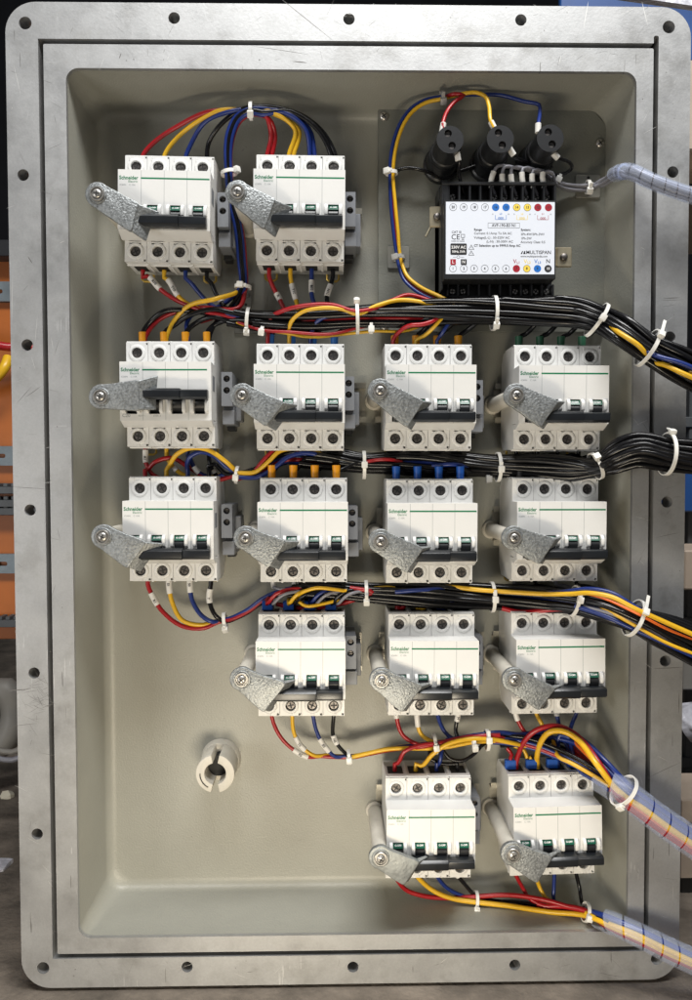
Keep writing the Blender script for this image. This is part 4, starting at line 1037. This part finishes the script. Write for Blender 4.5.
# --- loop on the mounting plate
wire('red', [(443,131,64), (443,124,64), (448,110,58), (457,100,54), (464,95.5,52), (455,94,52), ('J','L',(441,98),(455,307),LO[0])], 1.6, label='red wire from the left fuse holder into the plate loop')
wire('yellow', [(494,128,64), (491,122,64), (489,106,58), (485,96,54), (476,92.5,53), (464,93.5,52), ('J','L',(441,98),(455,307),LO[4])], 1.6, label='yellow wire from the middle fuse holder into the plate loop')
wire('blue', [(538,131,62), (538.5,124,60), (540,112,50), (539.5,105,48), (525,101.5,46), (500,95,44), (478,94.5,44), ('J','L',(455,96),(455,307),LO[2])], 1.6, label='blue wire from the right fuse holder into the plate loop')
wire('black', [(457.5,152,58), (459.5,162,56), (459,174,48), (462,187,42), (464,194,40)], 1.5, label='black wire dropping from the left fuse holder into the meter')
wire('black', [('J','L',(455,307),(391.5,173),LO[1]), (396,171,27), (405,168,28), (418,169,30), (433,174,26), (446,178,22), (458,172,22), (475,166,24)], 1.6, label='black wire leaving the plate loop behind the fuse holders')
wire('black', [(510,149,58), (514,156,54), (521,160,44), (535,164,34), (552,167,30)], 1.5, label='black wire from the middle fuse holder')
wire('black', [(554,154,58), (559,158,56), (569,162,50), (572,168,42), (566,173,34), (552,175,28), (530,172,26), (505,168,28)], 1.5, label='black wire looping back from the right fuse holder')
for (a0, a1, par) in (((442.2, 131.0), (443.6, 122.5), 'left'), ((494.5, 128.5), (490.5, 121), 'middle'), ((538, 131), (538.3, 123.5), 'right'), ((457.3, 152), (458.2, 161), 'left'), ((509.5, 148), (514, 155), 'middle'), ((553, 153.5), (558, 158), 'right')):
    pass
mtop = ml0.y + 9
mx = [(499, 166), (507.5, 165.5), (515, 166), (523, 167), (531.5, 168.5), (538.5, 170)]
tz = [4, 5, 6, 7, 8, 9]
for i in range(6):
    X = ml0.x + 4.3 + 8.82 * (tz[i] + .5)
    q = Vector((X, ml0.y + 13, 43)); q2 = Vector((X, ml0.y + 11, 47)); 
    a_ = P(mx[i][0] - 4 + i * .3, 180, 52); 
    # express as pixel-free points through a small shim
    pts_spec = [q, q2]
    class _S: pass
    j = (551 + 2.0 * i, 181 + .4 * i)
    def shim(pts, mark, i=i):
        BU = BUN['F']; i0 = BU.nearest(562 + 2 * i); tail = BU.pts(i % 7, i0, len(BU.c) - 1, 1.5, f'F{i}')
        d = [Vector(p) for p in catmull([tuple(p) for p in pts + tail], 3.0)]
        m = MB(); m.tube(d, 1.4, 8); o = m.build('wire', 'greyw', None, origin=d[0], smooth=60)
        S = [0]
        for k in range(1, len(d)): S.append(S[-1] + (d[k] - d[k - 1]).length)
        sg = [d[k] for k in range(len(d)) if mark[0] <= S[k] <= mark[1]]
        f = MB(); f.tube(sg, 2.3, 12); fo = f.build('marker_sleeve', 'sleeve', o, origin=d[0], smooth=60); fo.location = (0, 0, 0)
        tag(o, f"grey wire with white sleeve at the {['first','second','third','fourth','fifth','sixth'][i]} sleeved terminal on the meter", 'wire', 'grey wires from the meter')
    bx_ = (491, 502.4, 512, 523, 532.6, 543.6)[i]; tx_ = (498, 504.5, 512.5, 523, 533.5, 543)[i]; ty_ = (166, 167, 167.5, 168.5, 170.5, 172.5)[i]
    p3 = P(bx_, 183.5, 46); p4 = P(tx_, ty_, 47); p5 = P(tx_ + 9, ty_ + .3, 44); p6 = P(548 + 1.5 * i, 176 + 1.4 * i, 36)
    shim([q, p3, p4, p5, p6], (4.5 + (i % 3) * .6, 19.5))

# sleeves on the fuse-holder tails are boots: own small things held by the wires -> children of the holders
fhs = [o for o in bpy.data.objects if o.name.startswith('fuse_holder')]
for h_ in fhs:
    i = min(FH, key=lambda i: (W(P(*FH[i][0], 66)) - Vector((h_.location.x, -.066, h_.location.z))).length)
    for (a0, a1) in {0: (((442.0, 133), (443.6, 123)), ((456.8, 151), (458.4, 161))), 1: (((495.2, 130), (490.8, 121.5)), ((508.8, 147.5), (514, 155.5))), 2: (((538, 133), (538.3, 123.5)), ((552.5, 152.5), (558.2, 158.5)))}[i]:
        A = P(*a0, 63); B = P(*a1, 63); org = Vector((h_.location.x * 1000, h_.location.z * 1000, 12))
        if a0[1] > 145: A = P(*a0, 58.5); B = P(*a1, 57)
        m = MB(); m.tube([A - org, B - org], 2.5, 12); bo = m.build('lead_boot', 'sleeve', h_, bevel=.3)

# ================================================================== SPIRAL WRAPS
def spiral(bun, pxa, extra, pitch, width, label, dR=1.0, seed=0, w_off=0):
    B = BUN[bun]; i0 = B.nearest(pxa); i1 = len(B.c) - 1; s0 = B.s[i0]; s1 = B.s[i1]
    def at(s):
        s = min(max(s, s0), s1)
        import bisect
        i = min(max(bisect.bisect(B.s, s) - 1, 0), i1 - 1); t = (s - B.s[i]) / max(B.s[i + 1] - B.s[i], 1e-6)
        c = Vector(B.c[i][:3]).lerp(Vector(B.c[i + 1][:3]), t); R = B.c[i][3] * (1 - t) + B.c[i + 1][3] * t
        fr = B.fr[i]; fr2 = B.fr[i + 1]
        n1 = fr[1].lerp(fr2[1], t).normalized(); n2 = fr[2].lerp(fr2[2], t).normalized()
        return c + Vector((0, 0, w_off)), R + dR, n1, n2
    N = int((s1 - s0 - width) / pitch * 26); v = []; f = []; nv = 5
    for k in range(N + 1):
        th = k / 26 * 2 * pi; sb = s0 + pitch * k / 26
        for j in range(nv):
            c, R, n1, n2 = at(sb + width * j / (nv - 1))
            lift = extra * max(0, 1 - k / 16.0) 
            for rr in (R + lift, R + lift + .8):
                v.append(c + n1 * (rr * cos(th)) + n2 * (rr * sin(th)))
    S2 = nv * 2
    for k in range(N):
        for j in range(nv - 1):
            a = k * S2 + j * 2; b_ = a + 2; c_ = (k + 1) * S2 + j * 2; d_ = c_ + 2
            f += [(a, b_, d_, c_), (a + 1, c_ + 1, d_ + 1, b_ + 1)]
        a = k * S2; c_ = (k + 1) * S2; f.append((a, c_, c_ + 1, a + 1))
        a = k * S2 + (nv - 1) * 2; c_ = (k + 1) * S2 + (nv - 1) * 2; f.append((a, a + 1, c_ + 1, c_))
    m = MB(); m.add(v, f); o = m.build('spiral_wrap', 'clear', None, origin=v[0], smooth=60)
    tag(o, label, 'spiral wrap', 'clear plastic spiral cable wraps'); return o
spiral('D', 594, 2, 15.5, 13.9, 'clear spiral wrap round the thick cable beside the right bottom-row breaker', dR=2.0, w_off=4)
spiral('E', 598, 1, 13.5, 12.1, 'clear spiral wrap round the lowest cable crossing the bottom right corner', dR=1.6, w_off=3)
spiral('F', 612, 0, 9.5, 8.6, 'pale milky spiral wrap round the grey cable leaving the upper right', dR=.6)

# ================================================================== CABLE TIES
def tie(px, py, w, R, direc, label, head=0.0, tail=6, flat=1.0, width=2.8, m='tie', depth=None):
    """direc = photo-plane angle of the bundle (deg, up positive); head = angle round the bundle of the lock box (0 faces the viewer)"""
    c = P(px, py, w); a = radians(direc); t = Vector((cos(a), sin(a), 0)); n1 = Vector((0, 0, 1)); n2 = Vector((-sin(a), cos(a), 0))
    root = empty('cable_tie', c); mb = MB(); N = 28; v = []; f = []
    for k in range(N):
        th = 2 * pi * k / N; d = n1 * (cos(th) * (depth or 1.0)) + n2 * sin(th)
        for rr, ww in ((R, -width / 2), (R, width / 2), (R + 1.1, width / 2), (R + 1.1, -width / 2)):
            v.append(d * rr + t * ww)
    for k in range(N):
        for j in range(4):
            f.append((k * 4 + j, k * 4 + (j + 1) % 4, ((k + 1) % N) * 4 + (j + 1) % 4, ((k + 1) % N) * 4 + j))
    mb.add(v, f); mb.build('strap', m, root, smooth=40)
    th = radians(head); dr = n1 * (cos(th) * (depth or 1.0)) + n2 * sin(th); tg = (n2 * cos(th) - n1 * sin(th))
    h = MB(); hv = []
    for aa in (-2.5, 2.5):
        for bb in (-2.7, 2.7):
            for cc in (.4, 4.4): hv.append(dr * (R + cc) + t * aa + tg * bb)
    h.add(hv, [(0, 1, 3, 2), (4, 6, 7, 5), (0, 4, 5, 1), (2, 3, 7, 6), (0, 2, 6, 4), (1, 5, 7, 3)])
    ho = h.build('lock_head', m, root, bevel=.7, seg=2)
    if tail:
        tl = MB(); hv = []
        for aa in (-1.3, 1.3):
            for bb in (2.2, 2.2 + tail):
                for cc in (1.8, 2.8): hv.append(dr * (R + cc) + t * aa + tg * bb)
        tl.add(hv, [(0, 1, 3, 2), (4, 6, 7, 5), (0, 4, 5, 1), (2, 3, 7, 6), (0, 2, 6, 4), (1, 5, 7, 3)]); tl.build('tail', m, root, bevel=.2)
    tag(root, label, 'cable tie', 'nylon cable ties on the wiring'); return root
tie(251,111,50,6.2,0,'white cable tie at the crown of the top-left wire arch',-40,3)
tie(229,173,42,6.0,-80,'white cable tie round blue and black wires between the top-row breakers',60,2)
tie(243,287,32,6.2,-95,'white cable tie where the left harness meets the horizontal bundle',-10,3)
tie(248,320,42,9.4,-5,'narrow white tie on the upper bundle under the left harness',-70,5)
tie(262,331,47,3.0,-8,'tiny white tie on thin wires left of the light blue ferrules',-20,0)
tie(357,318,47,12.4,2,'large white tie on the upper bundle left of the meter',58,6,depth=1.0)
tie(371,330,50,2.2,0,'small white tie head hanging under the upper bundle',0,3)
tie(494,313,49,13.4,0,'white tie on the upper bundle below the meter',-50,5)
tie(597,320,69,14.2,-32,'white tie on the upper bundle inside the right wall',-5,0)
tie(648,348,92,14.8,-28,'white tie on the upper bundle in front of the gasket groove',32,14)
tie(237,475,36,6.6,-6,'white tie on the coloured wires above the leftmost third-row breaker',-15,3)
tie(364,465,39,11.0,0,'white tie on the middle bundle between second and third breakers',0,6)
tie(498,467,42,11.6,0,'white tie on the middle bundle left of the rightmost breakers',-8,4)
tie(488,479,40,2.6,0,'small grey tie head under the middle bundle',0,0,m='tiedim')
tie(596,466,67,10.6,22,'white tie pinching the middle bundle before it rises over the wall',38,0,depth=1.1)
tie(667,454,92,16.0,-4,'white tie round the thick black bundle in front of the right flange',68,7)
tie(225,621,29,6.6,8,'white tie on wires looping under the leftmost third-row breaker',-45,3)
tie(366,593,40,10.0,0,'white tie on the lower bundle left of the middle breakers',-30,5)
tie(492,597,44,12.0,0,'white tie on the lower bundle between third and fourth rows',0,6)
tie(574,601,67,12.0,-14,'white tie on the lower bundle above the right fourth-row breaker',12,6)
tie(634,618,93,14.4,-24,'white tie on the lower bundle in front of the gasket groove',30,12)
tie(349,757,29,5.6,5,'white tie on wires right of the left fourth-row breaker',0,3)
tie(435,744,38,7.6,6,'grey-white tie above the left bottom-row breaker',0,2,m='tie')
tie(474,743,46,3.4,6,'small white tie on a yellow wire above the bottom row',-30,2)
tie(487,740,42,8.0,0,'white tie right of the wires feeding the left bottom-row breaker',15,6)
tie(624,791,93,13.0,-40,'white tie round the spiral-wrapped cable at the right wall',-45,2)
tie(476,900,30,6.6,-6,'white tie on wires under the left bottom-row breaker',-35,3)
tie(586,912,55,7.0,-15,'pinkish white tie at the start of the bottom spiral wrap',0,0)
tie(391.5,173,28,4.2,-88,'white tie at the left edge of the mounting plate',-40,3)
tie(442,98,46,4.2,8,'grey tie on the plate loop above the left fuse holder',-45,5,m='tiedim')
tie(398.5,258,28,4.4,-80,'white tie fixing the plate loop to its lower mount',-30,4,m='tiedim')
tie(556,183,27,5.0,-25,'small grey tie on the wires just right of the meter',0,3,m='tiedim')
tie(588,187,22,4.8,0,'white tie on the square mount right of the fuse holders',-45,5)
for (px, py, wx, hy, lb, w) in ((398.5,258,22,22,'lower left on the plate',12.1),(587.5,187,25,23,'at the right of the fuse holders',12.1),(247,327,26,14,'beneath the upper bundle on the back wall',.6),(246,296,12,26,'beside the left harness on the back wall',.6)):
    c = P(px, py, w); r = empty('tie_mount', (c.x, c.y, w)); m = MB(); wx /= 2.3; hy /= 2.3
    m.prism_w(rrect(-wx, wx, -hy, hy, 1.5, 4), 0, 2.2); m.box(-wx * .55, wx * .55, -2, 2, 2.2, 4.2)
    m.build('pad', 'mount', r, bevel=.4)
    for sg in (-1, 1):
        m = MB(); m.lathe(0, sg * hy * .72, [(1.3, 2.1), (1.3, 2.4)], 12); m.build('screw_hole', 'dark', r)
    tag(r, 'grey adhesive tie mount ' + lb, 'tie mount', 'grey tie mounts')

# ================================================================== SURROUNDINGS
fl = MB(); fl.box(-6000, 6000, -440, -400, -6000, 3000)
o = fl.build('floor', 'floor'); tag(o, 'dark dusty concrete workshop floor', None, kind='structure')
wl = MB(); wl.box(-6000, 6000, -400, 3000, -3200, -3100)
o = wl.build('back_wall', 'dgrey'); tag(o, 'dark workshop wall far behind the enclosure', None, kind='structure')
WB = -430
def bgbox(name, m, px0, px1, py0, py1, w, depth, label, cat, bevel=2.0, cutx=None):
    A = P(px0, py1, w); B = P(px1, py0, w)
    c = Vector((A.x, A.y, w)); b = MB(); b.box(0, B.x - A.x, 0, B.y - A.y, -depth, 0)
    o = b.build(name, m, None, bevel=bevel); o.location = W(c); return tag(o, label, cat)
# left: orange switch rack with rails
A = P(-150, 640, WB); B = P(48, 246, WB)
rk = empty('switch_rack', (A.x, A.y, WB)); tag(rk, 'orange back panel with perforated rails behind the left flange', 'rack')
b = MB(); b.box(0, B.x - A.x, 0, B.y - A.y, -30, 0); b.box(0, 14, -30, B.y - A.y, 0, 25)
b.build('panel', 'orangepaint', rk, bevel=1)
def ly(py): return P(0, py, WB).y - A.y
Lr = B.x - A.x - 6
for py, hh in ((293, 14), (456, 15), (563, 15)):
    m = MB(); hs = [rrect(16 + 40 * k, 34 + 40 * k, -3, 3, 2.9, 4) for k in range(int(Lr / 40))]
    me = plate_mesh(rect(2, Lr, -12, 12), hs, 8, 10); m.mesh(me, lambda v: (v[0], v[1] + ly(py), v[2]))
    m.box(2, Lr, ly(py) + 12, ly(py) + 14, 0, 10); m.box(2, Lr, ly(py) - 14, ly(py) - 12, 0, 10)
    m.build('perforated_rail', 'duskrail', rk)
for py in (490, 503, 621, 511):
    m = MB(); m.box(2, Lr, ly(py) - 5, ly(py) + 5, 0, 22)
    for k in range(int(Lr / 11)): m.box(3 + 11 * k, 9 + 11 * k, ly(py) + 5, ly(py) + 10, 0, 20)
    m.build('terminal_strip', 'grime', rk, bevel=.6)
m = MB(); m.box(2, Lr, ly(262), ly(246), 0, 30); m.build('top_strip', 'black', rk, bevel=1)
for (nm, mt, pts, r, lb) in (('cable', 'red', [(-60,330,WB+40),(-15,342,WB+45),(8,347,WB+40),(26,346,WB+30),(44,352,WB+20)], 6, 'red cable lying across the orange panel at the left'),
                             ('cable', 'yellow', [(-60,400,WB+30),(-12,385,WB+42),(4,368,WB+45),(8,358,WB+35)], 7, 'yellow cable curling below the red one at the left')):
    m = MB(); d = catmull([tuple(P(*p)) for p in pts], 6); m.tube(d, r, 12); o = m.build(nm, mt, None, origin=d[0], smooth=60); tag(o, lb, 'cable')
# left low: pale conduits, scraps
m = MB(); d = catmull([tuple(P(*p)) for p in ((-80,690,-330),(-20,700,-330),(6,690,-330),(14,715,-330),(4,742,-320),(-50,760,-310))], 8); m.tube(d, 17, 14)
o = m.build('conduit', 'conduit', None, origin=d[0], smooth=60); tag(o, 'thick grey conduit curled on the floor at the left', 'conduit')
for k, (y0_, c_) in enumerate(((748, 'conduit'), (756, 'greyw'))):
    m = MB(); d = catmull([tuple(P(*p)) for p in ((-60,y0_ - 14,-200),(-10,y0_,-200),(12,y0_ + 4,-200),(28,y0_ - 2,-200))], 8); m.tube(d, 3.5, 8)
    o = m.build('cable', c_, None, origin=d[0], smooth=60); tag(o, ['upper', 'lower'][k] + ' thin grey cable above the floor at the left edge', 'cable')
for (px, py, s, mt, lb) in ((8, 797, 10, 'paper', 'small crumpled yellowish scrap on the floor at the left'), (-4, 868, 16, 'bag', 'torn white scrap on the floor at the left edge')):
    # on the floor: find w where ray hits y=-400
    d = RM @ Vector(((px - CX) / F, -(py - CY) / F, -1)); t = (-400 - CAM.y) / d.y; q = CAM + d * t
    m = MB(); jr = random.Random(px); n = 9
    ring_ = [(s * (.7 + .5 * jr.random()) * cos(2 * pi * k / n), s * (.7 + .5 * jr.random()) * sin(2 * pi * k / n)) for k in range(n)]
    m.add([(x, 1.5 + 5 * jr.random(), z) for x, z in ring_] + [(0, 9, 0)] + [(x, .3, z) for x, z in ring_], [(k, (k + 1) % n, n) for k in range(n)] + [(k, n + 1 + k, n + 1 + (k + 1) % n, (k + 1) % n) for k in range(n)])
    o = m.build('paper_scrap', mt); o.location = W((q.x, -400, q.z)); tag(o, lb, 'scrap')
# right side
bgbox('blue_board', 'bluesheet', 560, 780, -60, 60, -520, 12, 'blue sheet behind the top right corner of the flange', 'board')
m = MB()
A = P(600, -6, -300); B = P(760, 4, -300); m.prism_w([(A.x, A.y + 2), (B.x, B.y - 14), (B.x, B.y + 60), (A.x, A.y + 60)], -10, 0); o = m.build('white_board', 'bag', None, origin=(A.x, A.y, 0)); o.location = W((A.x, A.y, -300)); tag(o, 'pale board above the blue sheet at top right', 'board')
sh = empty('steel_shelf', W((0, 0, 0))); sh.location = W((P(676, 800, -330).x, -400, -330)); tag(sh, 'dark steel shelf standing behind the right flange', 'shelf')
SX = sh.location.x * 1000
m = MB(); m.box(12, 44, 0, 560, -30, 0); m.box(240, 262, 0, 560, -30, 0); m.build('upright', 'grime', sh, bevel=1)
for py in (190, 420, 620, 760):
    yy = P(690, py, -330).y + 400
    m = MB(); m.box(0, 280, yy - 10, yy + 4, -260, 3); m.build('shelf_board', 'tan' if py == 190 else 'grime', sh, bevel=1)
bgbox('tan_box', 'tan', 688, 760, 60, 150, -340, 120, 'tan steel box behind the upper right flange', 'box')
bgbox('blue_bin', 'bluesheet', 681, 760, 462, 512, -300, 140, 'blue bin on the shelf beside the right flange', 'bin')
bgbox('wooden_block', 'tan', 684, 760, 550, 590, -240, 90, 'pale wooden block behind the right flange', 'block')
bgbox('grey_case', 'conduit', 682, 760, 650, 690, -260, 120, 'grey case beneath the wooden block at right', 'case')
m = MB(); jr = random.Random(3)
A = P(714, 722, -250); N1, N2 = 14, 9; v = []; f = []
for i in range(N2 + 1):
    for k in range(N1):
        ph = pi * i / N2; r = 1 + .16 * jr.uniform(-1, 1)
        v.append((52 * r * sin(ph) * cos(2 * pi * k / N1), 24 * r * cos(ph), 40 * r * sin(ph) * sin(2 * pi * k / N1)))
for i in range(N2):
    for k in range(N1): f.append((i * N1 + k, i * N1 + (k + 1) % N1, (i + 1) * N1 + (k + 1) % N1, (i + 1) * N1 + k))
m.add(v, f); o = m.build('plastic_bag', 'bag', smooth=50); o.location = W(A); tag(o, 'crumpled white plastic bag behind the right flange', 'bag')
A = P(681, 878, -60); B = P(780, 800, -60)
bx = empty('junction_box', (A.x, A.y, -60)); tag(bx, 'tan steel box with small round holes beside the lower right flange', 'box')
w_, h_ = B.x - A.x, B.y - A.y
m = MB(); m.plate(rect(0, w_, 0, h_), [circ(9, h_ * .70, 2.2, 14), circ(9, h_ * .46, 2.2, 14), circ(60, h_ * .70, 2.2, 14)], -2, 0); m.box(0, w_, 0, h_, -70, -3)
m.box(-.5, w_, h_ * .36, h_ * .38, -1.9, .6); m.build('shell', 'tan', bx, bevel=.6)
m = MB(); m.box(4, w_ - 5, -30, 0, -60, -8); m.build('base_block', 'black', bx, bevel=1)
m = MB(); d = catmull([tuple(P(*p)) for p in ((660,850,-10),(686,846,-10),(705,850,-5),(760,840,0))], 6); m.tube(d, 2.0, 8); o = m.build('cable', 'red', None, origin=d[0], smooth=60); tag(o, 'thin red cable above the tan box at lower right', 'cable')

# ================================================================== LIGHT, WORLD, CAMERA
world = bpy.data.worlds.new('World'); SC.world = world; world.use_nodes = True
bg = world.node_tree.nodes['Background']; bg.inputs['Color'].default_value = (.84, .88, .95, 1); bg.inputs['Strength'].default_value = .11
def area(name, loc, target, sx, sy, power, color):
    l = bpy.data.lights.new(name, 'AREA'); l.shape = 'RECTANGLE'; l.size = sx; l.size_y = sy; l.energy = power; l.color = color
    o = bpy.data.objects.new(name, l); COL.objects.link(o); o.location = loc
    d = Vector(target) - Vector(loc); o.rotation_euler = d.to_track_quat('-Z', 'Y').to_euler(); return o
area('workshop_tube_light', (0.18, -.70, 1.35), (0, 0, -.05), 1.1, .30, 34, (1, .99, .97))
area('workshop_window_light', (-1.25, -1.15, -.15), (0, 0, -.15), .5, .7, 8, (1, .98, .95))
area('work_lamp', (-.04, -.52, -.36), (.0, 0, -.24), .22, .10, 2.3, (1, .88, .68))

cd = bpy.data.cameras.new('camera'); cam = bpy.data.objects.new('camera', cd); COL.objects.link(cam)
cd.sensor_fit = 'VERTICAL'; cd.sensor_height = 24; cd.lens = F / 1000 * 24; cd.clip_start = .01; cd.clip_end = 60
Mx = Matrix(((1, 0, 0), (0, 0, -1), (0, 1, 0)))
cam.matrix_world = Matrix.Translation(W(CAM)) @ (Mx @ RM).to_4x4()
SC.camera = cam
SC.view_settings.view_transform = 'Standard'; SC.view_settings.look = 'None'; SC.view_settings.gamma = 1; SC.view_settings.exposure = 0
SC.cycles.max_bounces = 8; SC.cycles.transparent_max_bounces = 16
